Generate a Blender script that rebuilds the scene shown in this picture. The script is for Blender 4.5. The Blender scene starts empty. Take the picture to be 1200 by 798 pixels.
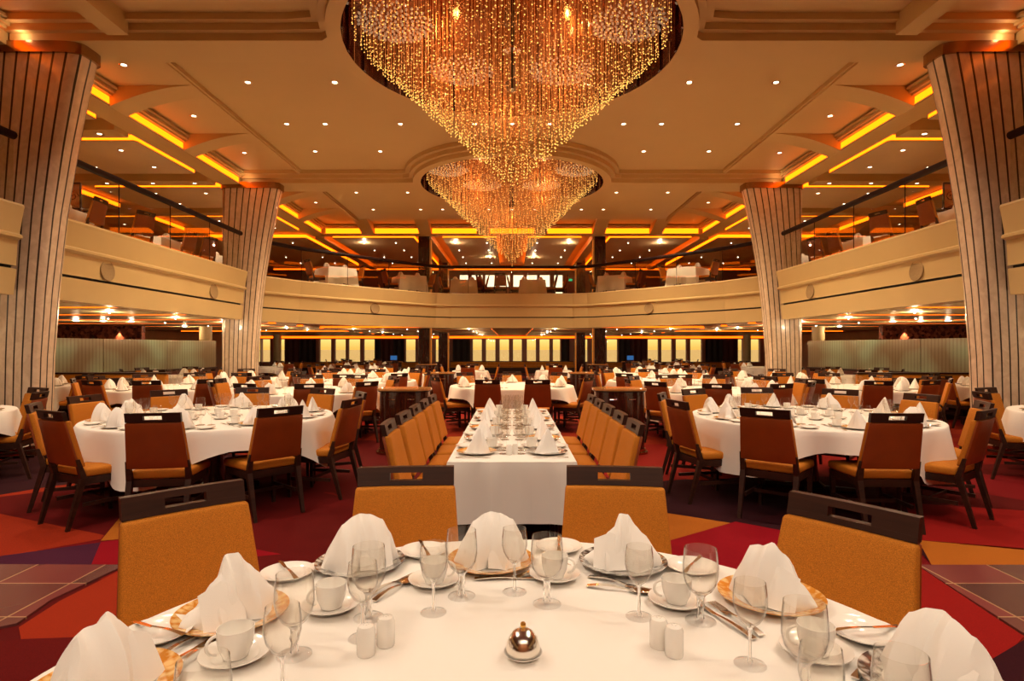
import bpy, bmesh, math, random
from mathutils import Vector, Matrix, Euler
random.seed(7)
PI = math.pi
SC = bpy.context.scene
COL = SC.collection
# ------------------------------------------------------------------ camera, world, exposure
EYE = 1.45            # eye height; focal 690 px on a 1200 px wide frame; horizon at pixel row 408
cam_data = bpy.data.cameras.new('camera')
cam_data.sensor_width = 36.0
cam_data.lens = 36.0 * 690 / 1200
cam_data.shift_y = 9.0 / 1200
cam_data.clip_start = 0.05
cam_data.clip_end = 3000
cam = bpy.data.objects.new('camera', cam_data)
cam.location = (0, 0, EYE)
cam.rotation_euler = (PI / 2, 0, 0)
COL.objects.link(cam)
SC.camera = cam
SC.view_settings.view_transform = 'Standard'
SC.view_settings.look = 'None'
SC.view_settings.gamma = 1
SC.view_settings.use_curve_mapping = False
SC.view_settings.exposure = 0.17
SC.cycles.max_bounces = 8
SC.cycles.diffuse_bounces = 4
SC.cycles.glossy_bounces = 4
SC.cycles.transmission_bounces = 6
SC.cycles.transparent_max_bounces = 32
SC.cycles.sample_clamp_indirect = 6
SC.cycles.caustics_reflective = False
SC.cycles.caustics_refractive = False
SC.cycles.use_denoising = True
W = bpy.data.worlds.new('evening_sky')
SC.world = W
W.use_nodes = True
wn, wl = W.node_tree.nodes, W.node_tree.links
wn.clear()
wo = wn.new('ShaderNodeOutputWorld'); wb = wn.new('ShaderNodeBackground')
wt = wn.new('ShaderNodeTexCoord'); ws = wn.new('ShaderNodeSeparateXYZ'); wr = wn.new('ShaderNodeValToRGB')
wl.new(wt.outputs['Generated'], ws.inputs[0]); wl.new(ws.outputs['Z'], wr.inputs[0])
wl.new(wr.outputs[0], wb.inputs[0]); wl.new(wb.outputs[0], wo.inputs[0])
wb.inputs[1].default_value = 1.35
cr = wr.color_ramp
cr.elements[0].position = 0.0; cr.elements[0].color = (0.80, 0.50, 0.14, 1)
cr.elements[1].position = 0.07; cr.elements[1].color = (1.6, 1.45, 1.2, 1)
e = cr.elements.new(0.016); e.color = (1.0, 0.74, 0.29, 1)
# light levels (tuned here)
P_FIELD = 200.0      # hall ceiling downlights (W each)
P_DECK = 150.0
P_NEAR = 102.0     # downlights over and behind the camera
C_NEAR = (1.0, 0.81, 0.60)       # upper deck downlights
P_LOW = 26.0        # lower ceiling downlights
P_CHAND = 120.0     # each chandelier's lamps together
STRIP = 5.0         # cove strips
C_SPOT = (1.0, 0.73, 0.44)
C_WARM = (1.0, 0.52, 0.20)

# ------------------------------------------------------------------ materials
MATS = {}
def new_mat(name):
    m = bpy.data.materials.new(name); m.use_nodes = True
    MATS[name] = m
    return m, m.node_tree.nodes, m.node_tree.links, m.node_tree.nodes['Principled BSDF']
def mat(name, col, rough=0.5, metal=0.0, noise=None, bump=None, coat=0.0, sheen=0.0, spec=None):
    """noise=(scale, amount) varies the base colour; bump=(scale, strength)"""
    m, n, l, b = new_mat(name)
    b.inputs['Base Color'].default_value = (*col, 1)
    b.inputs['Roughness'].default_value = rough
    b.inputs['Metallic'].default_value = metal
    b.inputs['Coat Weight'].default_value = coat
    b.inputs['Sheen Weight'].default_value = sheen
    if spec is not None: b.inputs['Specular IOR Level'].default_value = spec
    tc = n.new('ShaderNodeTexCoord')
    if noise:
        t = n.new('ShaderNodeTexNoise'); t.inputs['Scale'].default_value = noise[0]; t.inputs['Detail'].default_value = 4
        l.new(tc.outputs['Object'], t.inputs['Vector'])
        r = n.new('ShaderNodeValToRGB')
        a = noise[1]
        r.color_ramp.elements[0].color = (*[c * (1 - a) for c in col], 1)
        r.color_ramp.elements[1].color = (*[min(1, c * (1 + a)) for c in col], 1)
        r.color_ramp.elements[0].position = 0.3; r.color_ramp.elements[1].position = 0.7
        l.new(t.outputs['Fac'], r.inputs[0]); l.new(r.outputs[0], b.inputs['Base Color'])
    if bump:
        t = n.new('ShaderNodeTexNoise'); t.inputs['Scale'].default_value = bump[0]; t.inputs['Detail'].default_value = 3
        l.new(tc.outputs['Object'], t.inputs['Vector'])
        k = n.new('ShaderNodeBump'); k.inputs['Strength'].default_value = bump[1]; k.inputs['Distance'].default_value = 0.01
        l.new(t.outputs['Fac'], k.inputs['Height']); l.new(k.outputs[0], b.inputs['Normal'])
    return m
def emit(name, col, strength, sample=True):
    m, n, l, b = new_mat(name)
    n.remove(b)
    e = n.new('ShaderNodeEmission'); e.inputs[0].default_value = (*col, 1); e.inputs[1].default_value = strength
    l.new(e.outputs[0], n['Material Output'].inputs[0])
    m.cycles.emission_sampling = 'FRONT' if sample else 'NONE'
    return m
def thin_glass(name, tint=(1, 1, 1), ior=1.5, rough=0.0, gain=1.0, edge=0.25):
    """thin clear pane or bowl wall: fresnel reflection over straight-through transmission, edges darker"""
    m, n, l, b = new_mat(name)
    n.remove(b)
    tr = n.new('ShaderNodeBsdfTransparent')
    gl = n.new('ShaderNodeBsdfGlossy'); gl.inputs['Roughness'].default_value = rough
    fr = n.new('ShaderNodeMath'); fr.operation = 'POWER'; fr.inputs[1].default_value = 4.0   # Schlick reflectance of a thin wall, same from both sides
    mu = n.new('ShaderNodeMath'); mu.operation = 'MULTIPLY_ADD'; mu.inputs[1].default_value = 0.75 * gain; mu.inputs[2].default_value = 0.035 * gain; mu.use_clamp = True
    fc = n.new('ShaderNodeLayerWeight'); fc.inputs[0].default_value = 0.5; l.new(fc.outputs['Facing'], fr.inputs[0])
    lw = n.new('ShaderNodeLayerWeight'); lw.inputs[0].default_value = edge
    rp = n.new('ShaderNodeValToRGB')
    rp.color_ramp.elements[0].color = (*tint, 1); rp.color_ramp.elements[1].color = (*[c * 0.14 for c in tint], 1)
    rp.color_ramp.elements[0].position = 0.55
    mx = n.new('ShaderNodeMixShader')
    l.new(lw.outputs['Facing'], rp.inputs[0]); l.new(rp.outputs[0], tr.inputs[0])
    l.new(fr.outputs[0], mu.inputs[0]); l.new(mu.outputs[0], mx.inputs[0])
    l.new(tr.outputs[0], mx.inputs[1]); l.new(gl.outputs[0], mx.inputs[2])
    l.new(mx.outputs[0], n['Material Output'].inputs[0])
    return m
def wood(name, c1, c2, rough=0.3, scale=3.0, coat=0.2, axis=(1, 12, 12)):
    m, n, l, b = new_mat(name)
    tc = n.new('ShaderNodeTexCoord'); mp = n.new('ShaderNodeMapping'); mp.inputs['Scale'].default_value = axis
    t = n.new('ShaderNodeTexNoise'); t.inputs['Scale'].default_value = scale; t.inputs['Detail'].default_value = 6
    r = n.new('ShaderNodeValToRGB'); r.color_ramp.elements[0].color = (*c1, 1); r.color_ramp.elements[1].color = (*c2, 1)
    r.color_ramp.elements[0].position = 0.35; r.color_ramp.elements[1].position = 0.65
    l.new(tc.outputs['Object'], mp.inputs[0]); l.new(mp.outputs[0], t.inputs['Vector']); l.new(t.outputs['Fac'], r.inputs[0])
    l.new(r.outputs[0], b.inputs['Base Color'])
    b.inputs['Roughness'].default_value = rough; b.inputs['Coat Weight'].default_value = coat
    return m
def fabric(name, col, rough=0.75):
    m, n, l, b = new_mat(name)
    tc = n.new('ShaderNodeTexCoord')
    t = n.new('ShaderNodeTexNoise'); t.inputs['Scale'].default_value = 420; t.inputs['Detail'].default_value = 1
    l.new(tc.outputs['Object'], t.inputs['Vector'])
    r = n.new('ShaderNodeValToRGB')
    r.color_ramp.elements[0].color = (*[c * 0.74 for c in col], 1); r.color_ramp.elements[0].position = 0.35
    r.color_ramp.elements[1].color = (*[c * 1.25 for c in col], 1); r.color_ramp.elements[1].position = 0.65
    l.new(t.outputs['Fac'], r.inputs[0]); l.new(r.outputs[0], b.inputs['Base Color'])
    k = n.new('ShaderNodeBump'); k.inputs['Strength'].default_value = 0.5; k.inputs['Distance'].default_value = 0.002
    l.new(t.outputs['Fac'], k.inputs['Height']); l.new(k.outputs[0], b.inputs['Normal'])
    b.inputs['Roughness'].default_value = rough
    b.inputs['Specular IOR Level'].default_value = 0.25
    return m
def plate_rim(name, c1, c2, scale=38):
    m, n, l, b = new_mat(name)
    tc = n.new('ShaderNodeTexCoord'); t = n.new('ShaderNodeTexVoronoi'); t.inputs['Scale'].default_value = scale
    t2 = n.new('ShaderNodeTexNoise'); t2.inputs['Scale'].default_value = scale * 1.6
    ad = n.new('ShaderNodeMath'); ad.operation = 'MULTIPLY'
    r = n.new('ShaderNodeValToRGB'); r.color_ramp.interpolation = 'LINEAR'
    r.color_ramp.elements[0].color = (*c1, 1); r.color_ramp.elements[0].position = 0.12
    r.color_ramp.elements[1].color = (*c2, 1); r.color_ramp.elements[1].position = 0.34
    l.new(tc.outputs['Object'], t.inputs['Vector']); l.new(tc.outputs['Object'], t2.inputs['Vector'])
    l.new(t.outputs['Distance'], ad.inputs[0]); l.new(t2.outputs['Fac'], ad.inputs[1])
    l.new(ad.outputs[0], r.inputs[0]); l.new(r.outputs[0], b.inputs['Base Color'])
    b.inputs['Roughness'].default_value = 0.15; b.inputs['Coat Weight'].default_value = 0.6
    return m
M_OCHRE = fabric('ochre_fabric', (0.50, 0.170, 0.013))
M_RUST = mat('rust_vinyl', (0.25, 0.045, 0.005), 0.42, noise=(6, 0.12))
M_WOOD = wood('dark_wood', (0.022, 0.007, 0.004), (0.042, 0.013, 0.007), 0.42, coat=0.0)
M_WOOD.node_tree.nodes['Principled BSDF'].inputs['Specular IOR Level'].default_value = 0.3
M_MAHOG = wood('mahogany', (0.026, 0.005, 0.003), (0.055, 0.011, 0.005), 0.18, coat=0.5, axis=(10, 10, 1))
M_TOPWOOD = wood('honey_wood', (0.42, 0.18, 0.05), (0.60, 0.28, 0.09), 0.2, coat=0.5)
M_CLOTH = mat('white_linen', (0.83, 0.79, 0.74), 0.8, bump=(700, 0.08), sheen=0.1)
M_NAPKIN = mat('napkin_linen', (0.90, 0.87, 0.83), 0.8, bump=(500, 0.1))
M_CHINA = mat('white_china', (0.86, 0.83, 0.78), 0.12, coat=0.5)
M_GOLDRIM = plate_rim('gold_pattern_rim', (0.80, 0.56, 0.25), (0.58, 0.22, 0.025))
M_DARKRIM = plate_rim('dark_pattern_rim', (0.62, 0.60, 0.55), (0.07, 0.055, 0.05))
M_STEEL = mat('polished_steel', (0.78, 0.72, 0.64), 0.12, 1.0)
M_CHROME = mat('chrome', (0.85, 0.80, 0.72), 0.06, 1.0)
M_GLASS = thin_glass('drinking_glass', (0.985, 0.98, 0.965), 1.5, 0.02, 1.5, 0.35)
M_FOOT = thin_glass('glass_foot', (1, 1, 1), 1.5, 0.05, 1.3, 0.35)
M_PANE = thin_glass('rail_glass', (0.96, 0.96, 0.93), 1.5, 0.0, 1.0, 0.1)
M_SOLIDGLASS, _n, _l, _b = new_mat('solid_glass')
_b.inputs['Transmission Weight'].default_value = 1.0; _b.inputs['Roughness'].default_value = 0.02; _b.inputs['IOR'].default_value = 1.45; _b.inputs['Base Color'].default_value = (0.98, 0.97, 0.94, 1)
M_CREAM = mat('cream_paint', (0.55, 0.40, 0.18), 0.42, noise=(1.5, 0.03))
M_CEIL = mat('ceiling_paint', (0.56, 0.37, 0.145), 0.65, noise=(0.8, 0.03))
M_RAFT = mat('ceiling_raft_paint', (0.62, 0.46, 0.26), 0.5, noise=(1.2, 0.05))
M_BLACK = mat('black_gap', (0.006, 0.005, 0.004), 0.5)
M_BRONZE = mat('bronze_metal', (0.38, 0.21, 0.10), 0.25, 1.0)
M_HANDRAIL = mat('handrail_wood', (0.018, 0.005, 0.004), 0.6, spec=0.2)
M_GRILLE = mat('speaker_grille_cloth', (0.30, 0.20, 0.09), 0.8, noise=(120, 0.25))
M_TILE = None
E_STRIP = emit('cove_strip_light', (1.0, 0.135, 0.0015), STRIP)
E_STRIP2 = emit('amber_strip_light', (1.0, 0.11, 0.002), STRIP * 0.7)
E_LENS = emit('downlight_lens', (1.0, 0.86, 0.62), 9.0, False)
E_BEAD = emit('fibre_bead_light', (1.0, 0.38, 0.08), 1.7, False)
E_BEADHOT = emit('hot_bead_light', (1.0, 0.50, 0.10), 2.0, False)
M_STRAND = mat('amber_strand', (0.50, 0.16, 0.04), 0.3, noise=(3, 0.2))
n_ = M_STRAND.node_tree.nodes['Principled BSDF']; n_.inputs['Emission Color'].default_value = (1, 0.30, 0.05, 1); n_.inputs['Emission Strength'].default_value = 0.12
M_STRAND.cycles.emission_sampling = 'NONE'

# ------------------------------------------------------------------ mesh helpers
class MB:
    """collects geometry; build() links it as ONE mesh object"""
    def __init__(s): s.v, s.f, s.m, s.cur = [], [], [], 0
    def add(s, vs, fs, M=None):
        o = len(s.v)
        s.v += [tuple(M @ Vector(p)) for p in vs] if M is not None else [tuple(p) for p in vs]
        s.f += [tuple(i + o for i in f) for f in fs]; s.m += [s.cur] * len(fs)
        return s
    def box(s, x0, x1, y0, y1, z0, z1, M=None):
        vs = [(x0, y0, z0), (x1, y0, z0), (x1, y1, z0), (x0, y1, z0), (x0, y0, z1), (x1, y0, z1), (x1, y1, z1), (x0, y1, z1)]
        return s.add(vs, [(0, 3, 2, 1), (4, 5, 6, 7), (0, 1, 5, 4), (1, 2, 6, 5), (2, 3, 7, 6), (3, 0, 4, 7)], M)
    def rbox(s, x0, x1, y0, y1, z0, z1, r=0.01, seg=2, fn=None, M=None, cuts=0):
        bm = bmesh.new(); bmesh.ops.create_cube(bm, size=1)
        for v in bm.verts:
            v.co = Vector(((x0 + x1) / 2 + v.co.x * (x1 - x0), (y0 + y1) / 2 + v.co.y * (y1 - y0), (z0 + z1) / 2 + v.co.z * (z1 - z0)))
        bmesh.ops.bevel(bm, geom=bm.edges[:], offset=r, segments=seg, affect='EDGES', profile=0.5)
        if cuts: bmesh.ops.subdivide_edges(bm, edges=[e for e in bm.edges if e.calc_length() > 0.1], cuts=cuts, use_grid_fill=True)
        if fn:
            for v in bm.verts: v.co = Vector(fn(*v.co))
        bm.verts.index_update()
        s.add([v.co.copy() for v in bm.verts], [[v.index for v in f.verts] for f in bm.faces], M)
        bm.free(); return s
    def lathe(s, prof, n=24, cx=0, cy=0, cz=0, M=None, sx=1, sy=1):
        vs, fs, k = [], [], len(prof)
        for i in range(n):
            a = 2 * PI * i / n
            for r, z in prof: vs.append((cx + r * math.cos(a) * sx, cy + r * math.sin(a) * sy, cz + z))
        for i in range(n):
            j = (i + 1) % n
            for q in range(k - 1):
                a, b, c, d = i * k + q, j * k + q, j * k + q + 1, i * k + q + 1
                if prof[q][0] < 1e-6: fs.append((a, c, d))
                elif prof[q + 1][0] < 1e-6: fs.append((a, b, d))
                else: fs.append((a, b, c, d))
        return s.add(vs, fs, M)
    def tube(s, pts, r, n=8, caps=True, M=None):
        pts = [Vector(p) for p in pts]; vs, fs = [], []
        rr = r if isinstance(r, (list, tuple)) else [r] * len(pts)
        up = None
        for i, p in enumerate(pts):
            d = (pts[min(i + 1, len(pts) - 1)] - pts[max(i - 1, 0)]).normalized()
            if up is None: up = Vector((0, 0, 1)) if abs(d.z) < 0.9 else Vector((1, 0, 0))
            a = d.cross(up).normalized(); b = a.cross(d).normalized(); up = b
            for k in range(n):
                t = 2 * PI * k / n
                vs.append(p + (a * math.cos(t) + b * math.sin(t)) * rr[i])
        for i in range(len(pts) - 1):
            for k in range(n):
                q = (k + 1) % n
                fs.append((i * n + k, i * n + q, (i + 1) * n + q, (i + 1) * n + k))
        if caps: fs.append(tuple(range(n - 1, -1, -1))); fs.append(tuple((len(pts) - 1) * n + k for k in range(n)))
        return s.add(vs, fs, M)
    def bar(s, a, b, w0, w1=None, M=None):
        """square tapered bar"""
        w1 = w1 or w0; a, b = Vector(a), Vector(b); vs = []
        for p, w in ((a, w0), (b, w1)):
            h = w / 2
            vs += [(p.x - h, p.y - h, p.z), (p.x + h, p.y - h, p.z), (p.x + h, p.y + h, p.z), (p.x - h, p.y + h, p.z)]
        return s.add(vs, [(0, 3, 2, 1), (4, 5, 6, 7), (0, 1, 5, 4), (1, 2, 6, 5), (2, 3, 7, 6), (3, 0, 4, 7)], M)
    def prism(s, poly, z0, z1, M=None):
        k = len(poly)
        vs = [(x, y, z0) for x, y in poly] + [(x, y, z1) for x, y in poly]
        return s.add(vs, [tuple(range(k - 1, -1, -1)), tuple(range(k, 2 * k))] + [(i, (i + 1) % k, k + (i + 1) % k, k + i) for i in range(k)], M)
    def grid(s, fn, nu, nv, M=None, closed_u=False):
        vs = [fn(i / nu, j / nv) for i in range(nu + (0 if closed_u else 1)) for j in range(nv + 1)]
        fs = []; nn = nu + (0 if closed_u else 1)
        for i in range(nu):
            for j in range(nv):
                a, b = i * (nv + 1) + j, ((i + 1) % nn) * (nv + 1) + j
                fs.append((a, b, b + 1, a + 1))
        return s.add(vs, fs, M)
    def build(s, name, mats, parent=None, smooth=False, recalc=True, auto=None):
        me = bpy.data.meshes.new(name); me.from_pydata(s.v, [], s.f)
        if not isinstance(mats, (list, tuple)): mats = [mats]
        for m in mats: me.materials.append(m)
        if len(mats) > 1: me.polygons.foreach_set('material_index', s.m)
        if recalc:
            bm = bmesh.new(); bm.from_mesh(me); bmesh.ops.recalc_face_normals(bm, faces=bm.faces); bm.to_mesh(me); bm.free()
        if smooth:
            me.polygons.foreach_set('use_smooth', [True] * len(me.polygons))
            if auto is None: auto = 40
            me.set_sharp_from_angle(angle=math.radians(auto))
        me.update()
        o = bpy.data.objects.new(name, me); COL.objects.link(o)
        if parent: o.parent = parent
        return o
def empty(name, loc=(0, 0, 0), rz=0.0):
    o = bpy.data.objects.new(name, None); COL.objects.link(o); o.location = loc; o.rotation_euler = (0, 0, rz)
    o.empty_display_size = 0.1
    return o
def tag(o, label=None, cat=None, group=None, kind=None):
    if label: o['label'] = label
    if cat: o['category'] = cat
    if group: o['group'] = group
    if kind: o['kind'] = kind
    return o
KIDS = {}
def dup(root, loc, rz=0.0, label=None, group=None, scale=None, cat=None, rot=None):
    if root.name not in KIDS: KIDS[root.name] = [(c, list(c.children)) for c in root.children]
    r = root.copy(); COL.objects.link(r); r.location = loc
    r.rotation_euler = rot if rot else (0, 0, rz)
    if scale: r.scale = scale if isinstance(scale, (tuple, list)) else (scale,) * 3
    if label: r['label'] = label
    if group: r['group'] = group
    for c, gs in KIDS[root.name]:
        k = c.copy(); COL.objects.link(k); k.parent = r
        for g in gs:
            q = g.copy(); COL.objects.link(q); q.parent = k
    return r
USED = {}
def place(proto, loc, rz=0.0, label=None, group=None, scale=None, rot=None):
    """first call moves the prototype itself, later calls copy it"""
    if USED.get(proto.name) is None:
        USED[proto.name] = 1
        if proto.name not in KIDS: KIDS[proto.name] = [(c, list(c.children)) for c in proto.children]
        proto.location = loc; proto.rotation_euler = rot if rot else (0, 0, rz)
        if scale: proto.scale = scale if isinstance(scale, (tuple, list)) else (scale,) * 3
        if label: proto['label'] = label
        if group: proto['group'] = group
        return proto
    o = dup(proto, loc, rz, label, group, scale, rot=rot)
    if not scale: o.scale = (1, 1, 1)
    return o
def struct(name, mb, mats, smooth=False, **k):
    o = mb.build(name, mats, smooth=smooth, **k); o['kind'] = 'structure'; return o
ORD = ['first', 'second', 'third', 'fourth', 'fifth', 'sixth', 'seventh', 'eighth', 'ninth', 'tenth', 'eleventh', 'twelfth', 'thirteenth', 'fourteenth', 'fifteenth', 'sixteenth']
HOUR = ['twelve', 'one', 'two', 'three', 'four', 'five', 'six', 'seven', 'eight', 'nine', 'ten', 'eleven']
def clock(a):
    """angle (from +X, counter-clockwise) -> clock hour as the camera sees the table; twelve is the far side"""
    return HOUR[int(round((90 - math.degrees(a)) / 30.0)) % 12]
def on_floor(x, y): return ((x - 600) * EYE / (y - 408), 690 * EYE / (y - 408))
def spot(parent, loc, power, col=C_SPOT, size=120, r=0.04, blend=0.6, aim=None):
    d = bpy.data.lights.new('lamp_light', 'SPOT'); d.energy = power; d.color = col; d.spot_size = math.radians(size); d.spot_blend = blend; d.shadow_soft_size = r
    o = bpy.data.objects.new('lamp_light', d); COL.objects.link(o); o.location = loc
    if aim:
        o.rotation_euler = Vector(aim).to_track_quat('-Z', 'Y').to_euler()
    if parent: o.parent = parent
    return o
# ------------------------------------------------------------------ the room: levels
Z_CEIL, Z_BEAM, Z_DECK, Z_SOFFIT = 5.83, 5.55, 3.20, 2.25
CH = [(0.0, 8.15), (0.0, 14.86)]; R_HOLE = 2.28
DECKC = 5.62     # upper deck ceiling
# ---- floor
def carpet_material():
    m, n, l, b = new_mat('carpet')
    tc = n.new('ShaderNodeTexCoord'); mp = n.new('ShaderNodeMapping')
    mp.inputs['Scale'].default_value = (0.42, 0.62, 1); mp.inputs['Rotation'].default_value = (0, 0, 0.35)
    v = n.new('ShaderNodeTexVoronoi'); v.inputs['Scale'].default_value = 1.0; v.voronoi_dimensions = '2D'
    v.distance = 'MANHATTAN'
    sx = n.new('ShaderNodeSeparateXYZ'); r = n.new('ShaderNodeValToRGB'); r.color_ramp.interpolation = 'CONSTANT'
    cols = [(0.0, (0.19, 0.008, 0.005)), (0.22, (0.09, 0.004, 0.004)), (0.46, (0.22, 0.018, 0.005)), (0.62, (0.030, 0.006, 0.010)), (0.72, (0.28, 0.08, 0.012)), (0.80, (0.15, 0.004, 0.006)), (0.95, (0.05, 0.010, 0.022))]
    el = r.color_ramp.elements
    el[0].position = cols[0][0]; el[0].color = (*cols[0][1], 1); el[1].position = cols[1][0]; el[1].color = (*cols[1][1], 1)
    for p, c in cols[2:]: q = el.new(p); q.color = (*c, 1)
    l.new(tc.outputs['Object'], mp.inputs[0]); l.new(mp.outputs[0], v.inputs['Vector']); l.new(v.outputs['Color'], sx.inputs[0])
    l.new(sx.outputs[0], r.inputs[0]); l.new(r.outputs[0], b.inputs['Base Color'])
    t = n.new('ShaderNodeTexNoise'); t.inputs['Scale'].default_value = 300
    l.new(tc.outputs['Object'], t.inputs['Vector'])
    k = n.new('ShaderNodeBump'); k.inputs['Strength'].default_value = 0.4; k.inputs['Distance'].default_value = 0.004
    l.new(t.outputs['Fac'], k.inputs['Height']); l.new(k.outputs[0], b.inputs['Normal'])
    b.inputs['Roughness'].default_value = 0.95; b.inputs['Specular IOR Level'].default_value = 0.1
    return m
M_CARPET = carpet_material()
mb = MB(); mb.box(-16, 16, -7, 36, -0.2, 0.0); struct('floor', mb, M_CARPET)
def cpt(name, c): return mat(name, c, 0.95, noise=(250, 0.25), spec=0.1)
C_RED = cpt('carpet_red', (0.24, 0.007, 0.006)); C_DRED = cpt('carpet_dark_red', (0.10, 0.004, 0.004)); C_ORED = cpt('carpet_orange_red', (0.27, 0.022, 0.006))
C_ORG = cpt('carpet_orange', (0.38, 0.11, 0.012)); C_PUR = cpt('carpet_purple', (0.06, 0.010, 0.030)); C_BLK = cpt('carpet_aubergine', (0.03, 0.004, 0.008)); C_CRI = cpt('carpet_crimson', (0.24, 0.003, 0.010))
# big angular carpet patches seen beside the near table (pixel outlines of the woven pattern put on the floor)
patches = [
    (C_ORED, [(-60, 655), (20, 650), (118, 632), (140, 605), (150, 560), (60, 570), (-60, 590)]),
    (C_DRED, [(-60, 590), (60, 575), (130, 560), (300, 560), (480, 600), (480, 680), (300, 690), (145, 632)]),
    (C_ORG, [(118, 634), (146, 600), (200, 600), (190, 628)]),
    (C_PUR, [(-60, 662), (8, 651), (118, 636), (107, 662)]),
    (C_CRI, [(107, 662), (118, 636), (200, 625), (330, 650), (200, 662)]),
    (C_ORED, [(22, 736), (70, 705), (147, 666), (240, 662), (240, 745), (25, 752)]),
    (C_DRED, [(-60, 760), (25, 750), (240, 742), (240, 860), (-60, 900)]),
    (C_ORG, [(770, 600), (865, 615), (800, 640), (762, 640)]),
    (C_CRI, [(765, 640), (862, 612), (930, 625), (935, 700), (800, 700)]),
    (C_BLK, [(880, 610), (960, 596), (1090, 600), (1092, 662), (1070, 640)]),
    (C_ORG, [(1076, 634), (1300, 655), (1300, 664), (1092, 664)]),
    (C_RED, [(1060, 590), (1300, 606), (1300, 652), (1076, 634)]),
    (C_RED, [(1060, 664), (1075, 664), (1200, 748), (1160, 790), (1060, 800)]),
    (C_BLK, [(1145, 785), (1200, 752), (1300, 770), (1300, 900), (1160, 900)]),
]
for i, (m_, poly) in enumerate(patches):
    mb = MB(); pts = [on_floor(x, y) for x, y in poly]
    k = len(pts); mb.add([(x, y, 0.0015 + 0.0006 * i) for x, y in pts], [tuple(range(k))])
    if (Vector((*pts[1], 0)) - Vector((*pts[0], 0))).cross(Vector((*pts[2], 0)) - Vector((*pts[1], 0))).z < 0: pass
    o = mb.build('floor', m_); o['kind'] = 'structure'
def tile_material():
    m, n, l, b = new_mat('walkway_tile')
    tc = n.new('ShaderNodeTexCoord'); br = n.new('ShaderNodeTexBrick')
    br.offset = 0; br.inputs['Scale'].default_value = 1.0
    br.inputs['Brick Width'].default_value = 0.45; br.inputs['Row Height'].default_value = 0.45; br.inputs['Mortar Size'].default_value = 0.006
    br.inputs['Color1'].default_value = (0.21, 0.042, 0.042, 1); br.inputs['Color2'].default_value = (0.10, 0.04, 0.036, 1)
    br.inputs['Mortar'].default_value = (0.40, 0.22, 0.12, 1)
    l.new(tc.outputs['Object'], br.inputs['Vector']); l.new(br.outputs['Color'], b.inputs['Base Color'])
    b.inputs['Roughness'].default_value = 0.25
    return m
M_TILE = tile_material()
for poly in ([(-300, 662), (147, 664), (60, 705), (20, 733), (-300, 800)], [(1075, 664), (1500, 664), (1500, 830), (1200, 745), (1130, 700)]):
    mb = MB(); pts = [on_floor(x, y) for x, y in poly]; mb.prism(pts, 0.0, 0.013); struct('floor', mb, M_TILE)
# ---- outer walls
def wall(name, x0, x1, y0, y1, z0, z1, m):
    mb = MB(); mb.box(x0, x1, y0, y1, z0, z1); return struct(name, mb, m)
M_WALL = mat('warm_wall', (0.42, 0.17, 0.06), 0.6, noise=(2, 0.1)); M_DKWALL = mat('dark_red_wall', (0.10, 0.016, 0.010), 0.4, noise=(4, 0.2))
wall('wall_left', -16.2, -16, -7, 36.3, 0, 6.2, M_WALL); wall('wall_right', 16, 16.2, -7, 36.3, 0, 6.2, M_WALL)
wall('wall_rear', -16, 16, -7.2, -7, 0, 6.2, M_WALL)
# ---- far lower wall with its windows
YW = 36.0
def wx(px): return (px - 600) / 690 * YW
zw0, zw1 = EYE - 16.5 * YW / 690, EYE + 11 * YW / 690
panes = [(x, x + 12, 424) for x in range(70, 300, 16)] + [(305, 316.5, 424), (326, 334, 424), (374, 388, 424), (392, 405, 424), (408, 422, 424), (426, 439, 424), (475, 487, 424), (490, 492, 424), (510, 514, 424),
         (553.5, 565, 424), (569, 581, 424), (585, 597, 424), (600.7, 612, 424), (617, 628.5, 424), (632, 644.5, 424), (647.6, 657, 424),
         (683, 689, 424), (711, 724, 430), (759, 772, 424), (775, 788, 424), (792, 805, 424), (809, 823, 424), (864, 871, 424), (877, 891, 424)] + [(x, x + 12, 424) for x in range(900, 1130, 16)]
mb = MB(); xs = [-16.0]
mb.box(-16, 16, YW, YW + 0.3, zw1, 3.2)
last = -16.0
for a, b_, yb in panes:
    zb = EYE - (yb - 408 + 0.5) * YW / 690
    mb.box(last, wx(a), YW, YW + 0.3, 0, zw1); mb.box(wx(a), wx(b_), YW, YW + 0.3, 0, zb); last = wx(b_)
mb.box(last, 16, YW, YW + 0.3, 0, zw1)
struct('wall_far', mb, mat('window_wall', (0.30, 0.12, 0.07), 0.5))
M_WINFRAME = mat('window_frame_metal', (0.30, 0.17, 0.11), 0.4)
M_WINGLASS = thin_glass('window_glass', (0.95, 0.9, 0.75), 1.5, 0, 0.6, 0.1)
for i, (a, b_, yb) in enumerate(panes):
    zb = EYE - (yb - 408 + 0.5) * YW / 690; x0, x1 = wx(a), wx(b_)
    mb = MB(); f = 0.03
    for bx in ((x0, x0 + f, zb, zw1), (x1 - f, x1, zb, zw1), (x0 + f, x1 - f, zb, zb + f), (x0 + f, x1 - f, zw1 - f, zw1)):
        mb.box(bx[0], bx[1], YW + 0.1, YW + 0.16, bx[2], bx[3])
    mb.cur = 1; mb.box(x0 + f, x1 - f, YW + 0.125, YW + 0.131, zb + f, zw1 - f)
    o = struct('window_%d' % (i + 1), mb, [M_WINFRAME, M_WINGLASS])
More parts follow.
